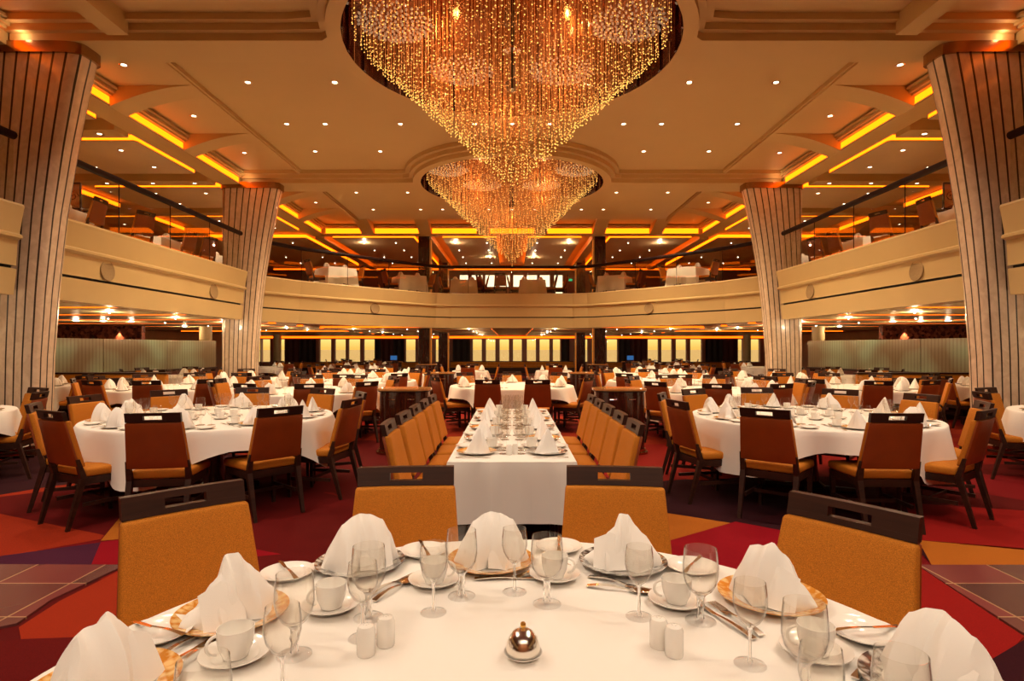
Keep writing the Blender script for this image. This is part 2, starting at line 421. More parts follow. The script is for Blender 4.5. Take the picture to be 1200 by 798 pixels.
# ---- upper far wall and windows
YU = 30.0
def ux(px): return (px - 600) / 690 * YU
zu0, zu1 = EYE + 71.5 * YU / 690, EYE + 86.5 * YU / 690
upanes = [(538, 549, 336.5), (552, 566, 336.5), (568, 581, 336.5), (585, 598, 336.5), (601, 614, 336.5), (617, 630, 336.5), (632, 645, 336.5), (649, 660, 352)]
mb = MB(); mb.box(-16, 16, YU, YU + 0.25, zu1, 6.2); last = -16.0
for a, b_, yb in upanes:
    zb = EYE + (408 - yb) * YU / 690
    mb.box(last, ux(a), YU, YU + 0.25, Z_DECK, zu1)
    if zb > Z_DECK: mb.box(ux(a), ux(b_), YU, YU + 0.25, Z_DECK, zb)
    last = ux(b_)
mb.box(last, 16, YU, YU + 0.25, Z_DECK, zu1)
struct('wall_far_upper', mb, mat('upper_far_wall', (0.22, 0.08, 0.035), 0.5))
for i, (a, b_, yb) in enumerate(upanes):
    zb = max(Z_DECK, EYE + (408 - yb) * YU / 690); x0, x1 = ux(a), ux(b_); mb = MB(); f = 0.03
    for bx in ((x0, x0 + f, zb, zu1), (x1 - f, x1, zb, zu1), (x0 + f, x1 - f, zb, zb + f), (x0 + f, x1 - f, zu1 - f, zu1)):
        mb.box(bx[0], bx[1], YU + 0.08, YU + 0.14, bx[2], bx[3])
    mb.cur = 1; mb.box(x0 + f, x1 - f, YU + 0.105, YU + 0.111, zb + f, zu1 - f)
    struct('window_%d' % (i + 80), mb, [M_WINFRAME, M_WINGLASS])
# sea outside
def sea_material():
    m, n, l, b = new_mat('sea_water')
    b.inputs['Base Color'].default_value = (0.30, 0.19, 0.05, 1); b.inputs['Roughness'].default_value = 0.6; b.inputs['Specular IOR Level'].default_value = 0.2
    tc = n.new('ShaderNodeTexCoord'); t = n.new('ShaderNodeTexNoise'); t.inputs['Scale'].default_value = 0.35; t.inputs['Detail'].default_value = 5
    k = n.new('ShaderNodeBump'); k.inputs['Strength'].default_value = 0.6; k.inputs['Distance'].default_value = 0.6
    l.new(tc.outputs['Object'], t.inputs['Vector']); l.new(t.outputs['Fac'], k.inputs['Height']); l.new(k.outputs[0], b.inputs['Normal'])
    return m
mb = MB(); mb.add([(-2500, 37.5, -7), (2500, 37.5, -7), (2500, 2900, -7), (-2500, 2900, -7)], [(0, 1, 2, 3)])
o = mb.build('sea', sea_material()); tag(o, 'hazy golden sea stretching beyond the lower windows', 'sea', kind='stuff')

# ---- upper deck slab
PATH_C = [(-6.58, 15.22), (-5.95, 16.45), (-5.07, 17.5), (-4.1, 18.6), (-3.2, 19.55), (-2.6, 20.1), (-2.1, 20.3)]
PATH_BACK = PATH_C + [(-x, y) for x, y in reversed(PATH_C)]
PATH_L_NEAR = [(-6.5, -7), (-6.5, 7.72)]
PATH_L_MID = [(-6.52, 8.345), (-6.56, 14.37)]
mb = MB()
for s in (-1, 1):
    pts = [(-6.75, -7), (-6.75, 15.55)] + [(x - 0.18, y + 0.12) for x, y in PATH_C[:-1]] + [(-2.1, 20.45)]
    for (xa, ya), (xb, yb) in zip(pts, pts[1:]):
        P = [(s * 16, ya), (s * -xa, ya), (s * -xb, yb), (s * 16, yb)]
        mb.prism(P, Z_SOFFIT, Z_DECK)
mb.box(-16, 16, 20.45, YW, Z_SOFFIT, Z_DECK)
struct('floor_upper', mb, [M_RAFT])

# ---- ceilings
def star_outline(c, shapes, hole, n=160):
    """angles and outer radii of a union of convex shapes round point c; shapes: ('disc', r) or ('rect', x0, x1, y0, y1)"""
    ang = set(2 * PI * i / n for i in range(n))
    for s_ in shapes:
        if s_[0] == 'rect':
            for x in s_[1:3]:
                for y in s_[3:5]:
                    a = math.atan2(y - c[1], x - c[0]) % (2 * PI)
                    ang.add(a); ang.add((a + 1e-4) % (2 * PI)); ang.add((a - 1e-4) % (2 * PI))
    ang = sorted(ang); out = []
    for a in ang:
        ca, sa = math.cos(a), math.sin(a); R = 0
        for s_ in shapes:
            if s_[0] == 'disc': r = s_[1]
            else:
                r = 1e9
                if ca > 1e-9: r = min(r, (s_[2] - c[0]) / ca)
                if ca < -1e-9: r = min(r, (s_[1] - c[0]) / ca)
                if sa > 1e-9: r = min(r, (s_[4] - c[1]) / sa)
                if sa < -1e-9: r = min(r, (s_[3] - c[1]) / sa)
            R = max(R, r)
        out.append(R)
    return ang, out
def star_plate(mb, c, shapes, hole, z0, z1):
    ang, R = star_outline(c, shapes, hole); k = len(ang); vs = []
    for a, r in zip(ang, R):
        for rr in (hole, r):
            for z in (z0, z1): vs.append((c[0] + rr * math.cos(a), c[1] + rr * math.sin(a), z))
    fs = []
    for i in range(k):
        j = (i + 1) % k; a, b = 4 * i, 4 * j
        fs += [(a, b, b + 2, a + 2), (a + 2, b + 2, b + 3, a + 3), (a + 1, a + 3, b + 3, b + 1), (a, a + 1, b + 1, b)]
    mb.add(vs, fs)
mb = MB()
star_plate(mb, CH[0], [('rect', -6.75, 6.75, 4.0, 11.5)], R_HOLE, Z_CEIL, Z_CEIL + 0.02)
star_plate(mb, CH[1], [('rect', -6.75, 6.75, 11.5, 20.9)], R_HOLE, Z_CEIL, Z_CEIL + 0.02)
mb.box(-6.75, 6.75, -7, 4.0, Z_CEIL, Z_CEIL + 0.02)
struct('ceiling', mb, M_CEIL)
# dropped beams that carry the round chandelier collars, each in two steps
def beam(c, rects, z0=Z_BEAM):
    mb = MB()
    star_plate(mb, c, [('disc', 2.47)] + rects(0), R_HOLE, z0, z0 + 0.10)
    star_plate(mb, c, [('disc', 2.56)] + rects(0.08), R_HOLE, z0 + 0.10, z0 + 0.19)
    star_plate(mb, c, [('disc', 2.66)] + rects(0.17), R_HOLE, z0 + 0.19, Z_CEIL - 0.002)
    return mb
struct('ceiling_beam', beam(CH[0], lambda d: [('rect', -6.7, 6.7, 7.85 - d, 8.45 + d)]), M_CEIL)
struct('ceiling_beam', beam(CH[1], lambda d: [('rect', -6.7, 6.7, 14.62 - d, 15.4 + d), ('rect', -4.85 - d, 4.85 + d, 14.7, 18.7 + d)]), M_CEIL)
mb = MB()
for yb in (1.2,):
    mb.box(-6.7, 6.7, yb - 0.3, yb + 0.3, Z_BEAM, Z_CEIL - 0.002)
for s in (-1, 1):
    mb.box(min(s * 5.05, s * 5.33), max(s * 5.05, s * 5.33), -6.9, 7.75, Z_BEAM + 0.02, Z_CEIL - 0.002)
struct('ceiling_beam', mb, M_CEIL)
nt = 0
for s in (-1, 1):   # thin long mouldings
    for ya, yb in ((8.65, 14.42), (15.6, 20.2)):
        nt += 1; mb = MB()
        mb.box(s * 5.22 - 0.06, s * 5.22 + 0.06, ya, yb, Z_CEIL - 0.07, Z_CEIL - 0.003)
        mb.box(s * 5.22 - 0.025, s * 5.22 + 0.025, ya, yb, Z_CEIL - 0.10, Z_CEIL - 0.07)
        struct('trim_%d' % nt, mb, M_CEIL)
# haunched ribs between the coffers
def rib(p_low, p_tip, half, name):
    """rib running from the cornice (low end) to the field (tip), its soffit a curve"""
    mb = MB(); a, b = Vector(p_low), Vector(p_tip); d = (b - a); n_ = Vector((-d.y, d.x)).normalized()
    N = 14; vs, fs = [], []
    for i in range(N + 1):
        t = i / N; p = a + d * t; z = Z_CEIL - 0.34 * (1 - t) ** 1.9 - 0.004; w = half * (1 + 0.15 * t)
        for q, zz in ((-w, z), (w, z), (w, Z_CEIL - 0.001), (-w, Z_CEIL - 0.001)): vs.append((p.x + n_.x * q, p.y + n_.y * q, zz))
    for i in range(N):
        for k in range(4): fs.append((4 * i + k, 4 * i + (k + 1) % 4, 4 * i + 4 + (k + 1) % 4, 4 * i + 4 + k))
    fs += [(0, 1, 2, 3), (4 * N, 4 * N + 3, 4 * N + 2, 4 * N + 1)]
    mb.add(vs, fs); return struct(name, mb, M_CEIL, smooth=True, auto=30)
XC = 6.70
side_ribs = [-3.2, -1.0, 3.3, 5.5, 10.05, 12.25, 16.6, 18.7]
for s in (-1, 1):
    for y in side_ribs:
        nt += 1; rib((s * (XC + 0.02), y), (s * 5.28, y), 0.22, 'trim_%d' % nt)
YC = 20.85
back_ribs = [-7.2, -5.1, -3.07, -1.02, 1.02, 3.07, 5.1, 7.2]
for x in back_ribs[1:-1]:
    nt += 1; rib((x, YC + 0.02), (x, 18.95), 0.21, 'trim_%d' % nt)
# cornice with stepped moulding and the yellow cove light above the balcony edge
def strip_label(i): return ORD[i] if i < len(ORD) else 'far'
def cove(p0, p1, nrm, z0, h, mat_, label, group, name='cove_light'):
    """a lit trough: diffuser face and thin metal lip; p0-p1 along the edge, nrm towards the room"""
    a, b = Vector(p0), Vector(p1); n_ = Vector(nrm); t = 0.02
    def quadbox(mb, off0, off1, za, zb):
        P = [a + n_ * off0, b + n_ * off0, b + n_ * off1, a + n_ * off1]
        mb.add([(p.x, p.y, za) for p in P] + [(p.x, p.y, zb) for p in P], [(0, 3, 2, 1), (4, 5, 6, 7), (0, 1, 5, 4), (1, 2, 6, 5), (2, 3, 7, 6), (3, 0, 4, 7)])
    root = empty(name, ((a.x + b.x) / 2, (a.y + b.y) / 2, z0)); tag(root, label, 'light', group)
    inv = Matrix.Translation(-Vector(root.location))
    mb = MB(); quadbox(mb, 0.0, t, z0 + 0.012, z0 + h); d = mb.build('diffuser', mat_, root); d.data.transform(inv)
    mb = MB(); quadbox(mb, 0.0, t + 0.012, z0, z0 + 0.012); d = mb.build('lip', M_CEIL, root); d.data.transform(inv)
    return root
mb = MB()
for s in (-1, 1):
    x0, x1 = sorted((s * (XC + 0.03), s * 7.2)); mb.box(x0, x1, -7, 15.6, Z_BEAM - 0.06, Z_CEIL)
    x0, x1 = sorted((s * (XC + 0.03), s * 7.2)); mb.box(x0, x1, 15.6, YC + 0.03, Z_BEAM - 0.06, Z_CEIL)
    for k, (dx, z0, z1) in enumerate(((0.06, 5.66, 5.70), (0.11, 5.70, 5.745), (0.15, 5.76, 5.80))):
        x0, x1 = sorted((s * (XC + 0.03), s * (XC + 0.03 - dx))); mb.box(x0, x1, -7, YC, z0, z1)
mb.box(-7.2, 7.2, YC + 0.03, YC + 0.42, Z_BEAM - 0.06, Z_CEIL)
for k, (dx, z0, z1) in enumerate(((0.06, 5.70, 5.74), (0.11, 5.745, 5.79))):
    mb.box(-6.7, 6.7, YC + 0.03 - dx, YC + 0.03, z0, z1)
struct('ceiling_cornice', mb, M_CEIL)
for s in (-1, 1):
    sd = 'left' if s < 0 else 'right'
    edges = [-6.9] + [e_ for y in [-3.2, -1.0, 1.2, 3.3, 5.5, 8.15, 10.05, 12.25, 15.0, 16.6, 18.7] for e_ in (y - 0.24, y + 0.24)] + [YC - 0.15]
    edges[11] = 7.7; edges[12] = 8.6; edges[17] = 14.45; edges[18] = 15.6
    for i in range(0, len(edges), 2):
        a_, b_ = edges[i], edges[i + 1]
        if b_ < 5.4: continue
        cove((s * (XC + 0.028), a_), (s * (XC + 0.028), b_), (-s, 0), Z_BEAM - 0.05, 0.14, E_STRIP,
             'bright yellow cove light, %s ceiling edge above the balcony, %s visible from near end' % (sd, ORD[max(0, i // 2 - 5)]), 'yellow cove lights round the void')
xe = [-6.6] + [e_ for x in back_ribs[1:-1] for e_ in (x - 0.24, x + 0.24)] + [6.6]
for i in range(0, len(xe), 2):
    cove((xe[i], YC + 0.028), (xe[i + 1], YC + 0.028), (0, -1), Z_BEAM - 0.05, 0.19, E_STRIP,
         'bright yellow cove light across the far ceiling edge, %s from the left' % ORD[i // 2], 'yellow cove lights round the void')
# ---- upper deck ceiling with rafts edged in light
mb = MB()
for s in (-1, 1):
    x0, x1 = sorted((s * 7.2, s * 16)); mb.box(x0, x1, -7, 21.27, DECKC, DECKC + 0.05)
mb.box(-16, 16, 21.27, YU + 0.2, DECKC, DECKC + 0.05)
struct('ceiling_upper_deck', mb, M_CEIL)
rafts = []
for s in (-1, 1):
    for j, (ya, yb) in enumerate([(4.8, 6.95), (8.1, 10.3), (11.4, 13.5), (14.7, 16.8), (18.0, 20.1)]):
        rafts.append((sorted((s * 7.3, s * 10.4)), (ya, yb), 's', s, j))
        rafts.append((sorted((s * 11.2, s * 14.4)), (ya, yb), 'o', s, j))
    for j, (xa, xb) in enumerate([(0.6, 2.5), (3.6, 6.5), (7.5, 11.0)]):
        rafts.append((sorted((s * xa, s * xb)), (21.4, 28.7), 'b', s, j))
for (xa, xb), (ya, yb), kind, s, j in rafts:
    mb = MB(); mb.box(xa, xb, ya, yb, 5.45, DECKC - 0.002); struct('ceiling_raft', mb, M_RAFT)
    sd = 'left' if s < 0 else 'right'
    if kind == 'b':
        w = ['beside middle gap', 'outside dark column', 'furthest out'][j]; bl = 'amber light on far %s ceiling raft %s' % (sd, w)
        es = [((xa, ya), (xb, ya), (0, -1), 'near side'), ((xa, ya), (xa, yb), (-1, 0), 'left side'), ((xb, ya), (xb, yb), (1, 0), 'right side')]
    else:
        bl = 'light on %s %s ceiling raft over %s gallery' % (ORD[j], 'inner' if kind == 's' else 'outer', sd)
        inner = xb if s < 0 else xa
        es = [((xa, ya), (xb, ya), (0, -1), 'near side'), ((inner, ya), (inner, yb), (-s, 0), 'hall side')]
    for p0, p1, nr, nm in es:
        cove(p0, p1, nr, 5.455, 0.12, E_STRIP, bl + ', ' + nm, 'cove lights on the gallery ceiling rafts')
mb = MB()       # cross beams between the side rafts and along the far deck
for s in (-1, 1):
    for y in (7.5, 10.85, 14.1, 17.4):
        x0, x1 = sorted((s * 7.2, s * 14.5)); mb.box(x0, x1, y - 0.2, y + 0.2, 5.40, DECKC - 0.003)
for x in (-6.95, -3.07, 3.07, 6.95):
    mb.box(x - 0.16, x + 0.16, 21.3, YU - 0.4, 5.40, DECKC - 0.003)
mb.box(-12, 12, YU - 0.35, YU - 0.05, 5.36, DECKC - 0.003)
struct('ceiling_beam', mb, M_CEIL)
cove((-12, YU - 0.352), (12, YU - 0.352), (0, -1), 5.38, 0.07, E_STRIP2, 'long amber light line along the top of the far upper wall', 'cove lights on the gallery ceiling rafts')

# ---- lower deck ceiling: pale slabs with amber lines
k_ = 0
for s in (-1, 1):
    sd = 'left' if s < 0 else 'right'
    for j, y in enumerate([6.2, 8.5, 10.8, 13.1, 15.4, 17.7, 20.0, 22.3]):
        x0, x1 = sorted((s * 7.1, s * 14.6)); mb = MB(); mb.box(x0, x1, y, y + 1.75, 2.17, Z_SOFFIT - 0.002); struct('ceiling_slab', mb, M_CREAM)
        cove((x0, y), (x1, y), (0, -1), 2.175, 0.06, E_STRIP2, 'amber light line under the %s gallery, %s from the near end' % (sd, ORD[j]), 'amber light lines under the gallery')
for j, y in enumerate([21.2, 23.6, 26.0, 28.4, 30.8, 33.2]):
    for xa, xb, w in ((-14.6, -7.2, 'far left'), (-6.9, -0.8, 'left'), (0.8, 6.9, 'right'), (7.2, 14.6, 'far right')):
        if abs(xa) > 7 and y < 24 or abs(xb) > 14 and y < 24: continue
        mb = MB(); mb.box(xa, xb, y, y + 1.8, 2.17, Z_SOFFIT - 0.002); struct('ceiling_slab', mb, M_CREAM)
        cove((xa, y), (xb, y), (0, -1), 2.175, 0.06, E_STRIP2, 'amber light line on the %s lower ceiling, %s beyond the far balcony' % (w, ORD[j]), 'amber light lines under the gallery')
cove((-15.5, YW - 0.03), (15.5, YW - 0.03), (0, -1), 2.05, 0.13, E_STRIP2, 'long amber light line above the lower windows', 'amber light lines under the gallery')

# ---- balcony fronts
PROF = [(-0.30, 3.20), (-0.30, 3.30), (0.0, 3.33), (0.10, 3.33), (0.11, 3.30), (0.10, 3.26), (0.045, 2.95), (0.085, 2.925), (0.085, 2.89), (0.02, 2.86), (0.0, 2.56), (0.0, 2.53), (-0.07, 2.53), (-0.07, 2.49), (0.0, 2.49), (0.0, 2.47), (-0.035, 2.15), (-0.30, 2.15)]
GROOVE = {12, 13}
def sweep(path, prof, closed_caps=True, void_left=False):
    """sweeps prof (offset towards the void, z) along path; the void is on the right of travel"""
    P = [Vector(p) for p in path]; vs, fs, ms = [], [], []
    rings = []
    for i, p in enumerate(P):
        d0 = (P[i] - P[i - 1]).normalized() if i else None
        d1 = (P[i + 1] - P[i]).normalized() if i < len(P) - 1 else None
        if d0 is None: d0 = d1
        if d1 is None: d1 = d0
        n0, n1 = Vector((d0.y, -d0.x)), Vector((d1.y, -d1.x)); m = (n0 + n1).normalized(); k = 1 / max(0.4, m.dot(n0))
        rings.append([(p.x + m.x * o * k, p.y + m.y * o * k, z) for o, z in prof])
    L = len(prof)
    for r in rings: vs += r
    for i in range(len(P) - 1):
        for q in range(L):
            w = (q + 1) % L; fs.append((i * L + q, i * L + w, (i + 1) * L + w, (i + 1) * L + q)); ms.append(1 if q in (11, 12, 13) else 0)
    if closed_caps: fs += [tuple(range(L)), tuple((len(P) - 1) * L + q for q in range(L - 1, -1, -1))]; ms += [0, 0]
    return vs, fs, ms
def mirror(path): return [(-x, y) for x, y in reversed(path)]
def balcony(path, label, spk):
    root = empty('balcony', (*path[0], 2.15)); tag(root, label, 'balcony')
    inv = Matrix.Translation(-Vector(root.location))
    vs, fs, ms = sweep(path, PROF); mb = MB(); mb.v, mb.f, mb.m = vs, fs, ms
    o = mb.build('fascia', [M_CREAM, M_BLACK], root); o.data.transform(inv)
    for (x, y, z, nx, ny) in spk:
        mb = MB(); q = Vector((nx, ny, 0.06)).normalized().to_track_quat('Z', 'Y').to_matrix().to_4x4()
        mb.lathe([(0, 0.016), (0.15, 0.016), (0.158, 0.020), (0.166, 0.016), (0.168, 0.0), (0, 0.0)], 36, M=Matrix.Translation((x, y, z)) @ q)
        g = mb.build('speaker_grille', M_GRILLE, root, smooth=True); g.data.transform(inv); g['label'] = 'round brown speaker grille'
    return root
balcony(PATH_L_NEAR, 'cream balcony front cut by the left frame edge, nearer than the first left pillar', [])
balcony(PATH_L_MID, 'cream balcony front between the two left pillars', [(-6.52, 9.48, 2.697, 1, -0.005), (-6.54, 12.9, 2.697, 1, -0.005)])
balcony([(-x, y) for x, y in reversed(PATH_L_NEAR)], 'cream balcony front cut by the right frame edge, nearer than the first right pillar', [])
balcony([(-x, y) for x, y in reversed(PATH_L_MID)], 'cream balcony front between the two right pillars', [(6.52, 9.48, 2.697, -1, -0.005), (6.54, 12.9, 2.697, -1, -0.005)])
_n = Vector((1.1, -0.95)).normalized()
balcony(PATH_BACK, 'long curved cream balcony front across the far end of the hall', [(-4.29 + _n.x * 0.02, 18.39 + _n.y * 0.02, 2.697, 1.1, -0.95), (4.29 - _n.x * 0.02, 18.39 + _n.y * 0.02, 2.697, -1.1, -0.95)])
# glass railings
def offset_path(path, d):
    r = sweep(path, [(d, 0)], False)[0]; return [(x, y) for x, y, z in r]
def railing(path, label, step=1.35):
    root = empty('glass_railing', (*path[0], 3.33)); tag(root, label, 'railing'); inv = Matrix.Translation(-Vector(root.location))
    path = offset_path(path, -0.06)
    mb = MB(); mb.tube([(x, y, 4.25) for x, y in path], 0.054, 12); o = mb.build('handrail', M_HANDRAIL, root, smooth=True); o.data.transform(inv)
    segs = []
    acc = []
    P = [Vector(p) for p in path]; tot = sum((b - a).length for a, b in zip(P, P[1:])); n = max(1, round(tot / step))
    def at(s):
        for a, b in zip(P, P[1:]):
            L = (b - a).length
            if s <= L + 1e-6: return a + (b - a) * min(1, s / L)
            s -= L
        return P[-1]
    for i in range(n):
        a, b = at(tot * i / n + 0.008), at(tot * (i + 1) / n - 0.008); d = (b - a).normalized(); q = Vector((d.y, -d.x)) * 0.005
        mb = MB(); mb.prism([tuple(a + q), tuple(b + q), tuple(b - q), tuple(a - q)], 3.335, 4.20)
        o = mb.build('glass_panel', M_PANE, root); o.data.transform(inv)
        if i:
            c = at(tot * i / n); mb = MB(); mb.box(c.x - 0.006, c.x + 0.006, c.y - 0.006, c.y + 0.006, 3.335, 4.22)
            o = mb.build('post', M_HANDRAIL, root); o.data.transform(inv)
    return root
railing([(-6.5, -7), (-6.5, 7.75)], 'glass railing with dark handrail nearer than the first left pillar')
railing([(-6.50, 8.345), (-6.56, 14.37)], 'glass railing with dark handrail between the two left pillars')
railing([(6.5, 7.75), (6.5, -7)], 'glass railing with dark handrail nearer than the first right pillar')
railing([(6.56, 14.37), (6.50, 8.345)], 'glass railing with dark handrail between the two right pillars')
railing(PATH_BACK, 'curved glass railing with dark handrail across the far balcony', 1.5)

# ---- fluted marble pillars flaring towards the hall
def marble(name):
    m, n, l, b = new_mat(name)
    tc = n.new('ShaderNodeTexCoord'); mp = n.new('ShaderNodeMapping'); mp.inputs['Scale'].default_value = (1, 1, 0.8)
    t = n.new('ShaderNodeTexNoise'); t.inputs['Scale'].default_value = 7; t.inputs['Detail'].default_value = 8; t.inputs['Distortion'].default_value = 1.2
    r = n.new('ShaderNodeValToRGB'); r.color_ramp.elements[0].color = (0.64, 0.49, 0.35, 1); r.color_ramp.elements[1].color = (0.76, 0.61, 0.45, 1)
    r.color_ramp.elements[0].position = 0.35; r.color_ramp.elements[1].position = 0.65
    e = r.color_ramp.elements.new(0.74); e.color = (0.78, 0.66, 0.48, 1)
    l.new(tc.outputs['Object'], mp.inputs[0]); l.new(mp.outputs[0], t.inputs['Vector']); l.new(t.outputs['Fac'], r.inputs[0]); l.new(r.outputs[0], b.inputs['Base Color'])
    b.inputs['Roughness'].default_value = 0.22; b.inputs['Coat Weight'].default_value = 0.4
    return m
M_MARBLE = marble('pillar_marble')
M_SEAM = mat('seam_metal', (0.03, 0.015, 0.01), 0.4)
FLARE = [(0, 0), (0.45, 0.0), (1.35, 0.03), (2.27, 0.10), (3.24, 0.21), (4.21, 0.37), (5.0, 0.53), (5.42, 0.63)]
def flare(z):
    for (a, fa), (b, fb) in zip(FLARE, FLARE[1:]):
        if z <= b: return fa + (fb - fa) * (z - a) / (b - a)
    return FLARE[-1][1]
def pillar_ring(s, yc, z, grow=0.0):
    xo, xi = -7.20, -6.42 + flare(z); hx = (xi - xo) / 2 + grow; cx = (xi + xo) / 2; hy = 0.23 + grow; pts = []
    N = 21; e = 2 / 5.0; Q = 720; dense = []
    for i in range(Q + 1):
        t = 2 * PI * i / Q; c, q = math.cos(t), math.sin(t)
        dense.append((cx + hx * math.copysign(abs(c) ** e, c), yc + hy * math.copysign(abs(q) ** e, q)))
    acc = [0.0]
    for a, b in zip(dense, dense[1:]): acc.append(acc[-1] + math.hypot(b[0] - a[0], b[1] - a[1]))
    j = 0
    for i in range(N):
        for frac in (0.09, 0.5, 0.91):
            t = (i + frac) / N * acc[-1]
            while acc[j + 1] < t: j += 1
            k = (t - acc[j]) / max(1e-9, acc[j + 1] - acc[j]); a, b = dense[j], dense[j + 1]
            pts.append((-s * (a[0] + (b[0] - a[0]) * k), a[1] + (b[1] - a[1]) * k))
    return pts
def pillar(s, yc, label):
    """s=-1 is the left side of the hall"""
    root = empty('pillar', (s * 6.95, yc, 0)); tag(root, label, 'pillar'); inv = Matrix.Translation(-Vector(root.location))
    sg = -1 if s > 0 else 1
    mb = MB(); zs = [0.0] + [0.25 + (5.42 - 0.25) * i / 24 for i in range(25)]
    rings = [pillar_ring(sg, yc, z) for z in zs]; L = len(rings[0]); 
    vs = [(-x, y, z) for r, z in zip(rings, zs) for x, y in r]
    mb.v = vs
    for i in range(len(zs) - 1):
        for q in range(L):
            w = (q + 1) % L; mb.f.append((i * L + q, i * L + w, (i + 1) * L + w, (i + 1) * L + q)); mb.m.append(1 if q % 3 == 2 else 0)
    o = mb.build('shaft', [M_MARBLE, M_SEAM], root, smooth=True, auto=50); o.data.transform(inv)
    for nm, z0, z1, g, mm in (('capital', 5.40, 5.548, 0.035, M_BRONZE), ('base', 0.0, 0.14, 0.02, M_BRONZE)):
        mb = MB(); pr = pillar_ring(sg, yc, min(z0, 5.42), g); mb.prism([(-x, y) for x, y in pr], z0, z1)
        o = mb.build(nm, mm, root); o.data.transform(inv)
    l_ = bpy.data.lights.new('uplight', 'POINT'); l_.energy = 1.0; l_.color = C_SPOT; l_.shadow_soft_size = 0.03
    lo = bpy.data.objects.new('uplight', l_); COL.objects.link(lo); lo.parent = root; lo.location = (-s * 0.45, -0.33, 5.60)
    return root
pillar(-1, 8.10, 'near left fluted marble pillar flaring up to the ceiling')
pillar(1, 8.10, 'near right fluted marble pillar flaring up to the ceiling')
pillar(-1, 14.76, 'far left fluted marble pillar flaring up to the ceiling')
pillar(1, 14.76, 'far right fluted marble pillar flaring up to the ceiling')
# ---- dark square columns with a lit lattice on the inner side
E_PANEL = emit('lit_amber_panel', (1.0, 0.25, 0.03), 0.55, False)
def dark_column(x, y, label):
    root = empty('square_column', (x, y, 0)); tag(root, label, 'column')
    for z0, z1 in ((0.0, Z_SOFFIT - 0.004), (Z_DECK, DECKC - 0.004)):
        mb = MB(); mb.rbox(-0.21, 0.21, -0.21, 0.21, z0, z1, 0.015); mb.build('shaft', M_MAHOG, root)
        s = -1 if x > 0 else 1; xa, xb = sorted((s * 0.21, s * 0.225))
        mb = MB(); mb.box(xa, xb, -0.20, 0.20, z0 + 0.05, z1 - 0.05); o = mb.build('lit_panel', E_PANEL, root)
        mb = MB(); xa, xb = sorted((s * 0.222, s * 0.24))
        for k in range(6):
            z = z0 + 0.05 + (z1 - z0 - 0.1) * k / 5; mb.box(xa, xb, -0.205, 0.205, z - 0.012, z + 0.012)
        for yy in (-0.195, 0.195): mb.box(xa, xb, yy - 0.012, yy + 0.012, z0 + 0.05, z1 - 0.05)
        mb.build('lattice', M_MAHOG, root)
    return root
for s, sd in ((-1, 'left'), (1, 'right')):
    dark_column(s * 3.18, 21.5, 'dark mahogany column just behind the far balcony, %s of the middle' % sd)
    dark_column(s * 3.18, 27.4, 'dark mahogany column further back towards the windows, %s of the middle' % sd)
def round_column(x, y, label, r=0.2):
    root = empty('round_column', (x, y, 0)); tag(root, label, 'column')
    mb = MB(); mb.lathe([(0, 0.12), (r, 0.12), (r, 2.1), (r + 0.0, Z_SOFFIT - 0.004), (0, Z_SOFFIT - 0.004)], 28); mb.build('shaft', M_CREAM, root, smooth=True)
    mb = MB(); mb.lathe([(0, 0), (r + 0.03, 0), (r + 0.03, 0.12), (0, 0.12)], 28); mb.build('base', M_BRONZE, root, smooth=True)
for s, sd in ((-1, 'left'), (1, 'right')):
    round_column(s * 10.4, 20.0, 'pale round column behind the %s glass screen' % sd)
    round_column(s * 12.2, 30.6, 'pale round column by the far %s windows' % sd)
# ---- etched glass screens on low walls, side lounges
def screen_material():
    m, n, l, b = new_mat('etched_screen_glass')
    tc = n.new('ShaderNodeTexCoord'); wv = n.new('ShaderNodeTexWave'); wv.wave_type = 'BANDS'; wv.bands_direction = 'X'
    wv.inputs['Scale'].default_value = 3.2; wv.inputs['Distortion'].default_value = 0.0
    r = n.new('ShaderNodeValToRGB'); r.color_ramp.elements[0].position = 0.72; r.color_ramp.elements[1].position = 0.80
    r.color_ramp.elements[0].color = (0.66, 0.72, 0.56, 1); r.color_ramp.elements[1].color = (0.52, 0.54, 0.42, 1)
    l.new(tc.outputs['Object'], wv.inputs['Vector']); l.new(wv.outputs['Color'], r.inputs[0]); bl = n.new('ShaderNodeTexNoise'); bl.inputs['Scale'].default_value = 0.9; bl.inputs['Detail'].default_value = 1
    br_ = n.new('ShaderNodeValToRGB'); br_.color_ramp.elements[0].position = 0.4; br_.color_ramp.elements[1].position = 0.62
    br_.color_ramp.elements[0].color = (0.62, 0.45, 0.36, 1); br_.color_ramp.elements[1].color = (0.85, 1.0, 0.92, 1)  # blotches painted into the colour for highlights and glimpses through the glass
    mm_ = n.new('ShaderNodeMixRGB'); mm_.blend_type = 'MULTIPLY'; mm_.inputs[0].default_value = 1.0
    l.new(tc.outputs['Object'], bl.inputs['Vector']); l.new(bl.outputs['Fac'], br_.inputs[0]); l.new(r.outputs[0], mm_.inputs[1]); l.new(br_.outputs[0], mm_.inputs[2])
    l.new(mm_.outputs[0], b.inputs['Base Color'])
    b.inputs['Metallic'].default_value = 0.25; b.inputs['Roughness'].default_value = 0.15
    tr = n.new('ShaderNodeBsdfTransparent'); tr.inputs[0].default_value = (0.8, 0.85, 0.75, 1)
    mx = n.new('ShaderNodeMixShader'); mx.inputs[0].default_value = 0.80
    l.new(tr.outputs[0], mx.inputs[1]); l.new(b.outputs[0], mx.inputs[2]); l.new(mx.outputs[0], n['Material Output'].inputs[0])
    return m
M_SCREEN = screen_material()
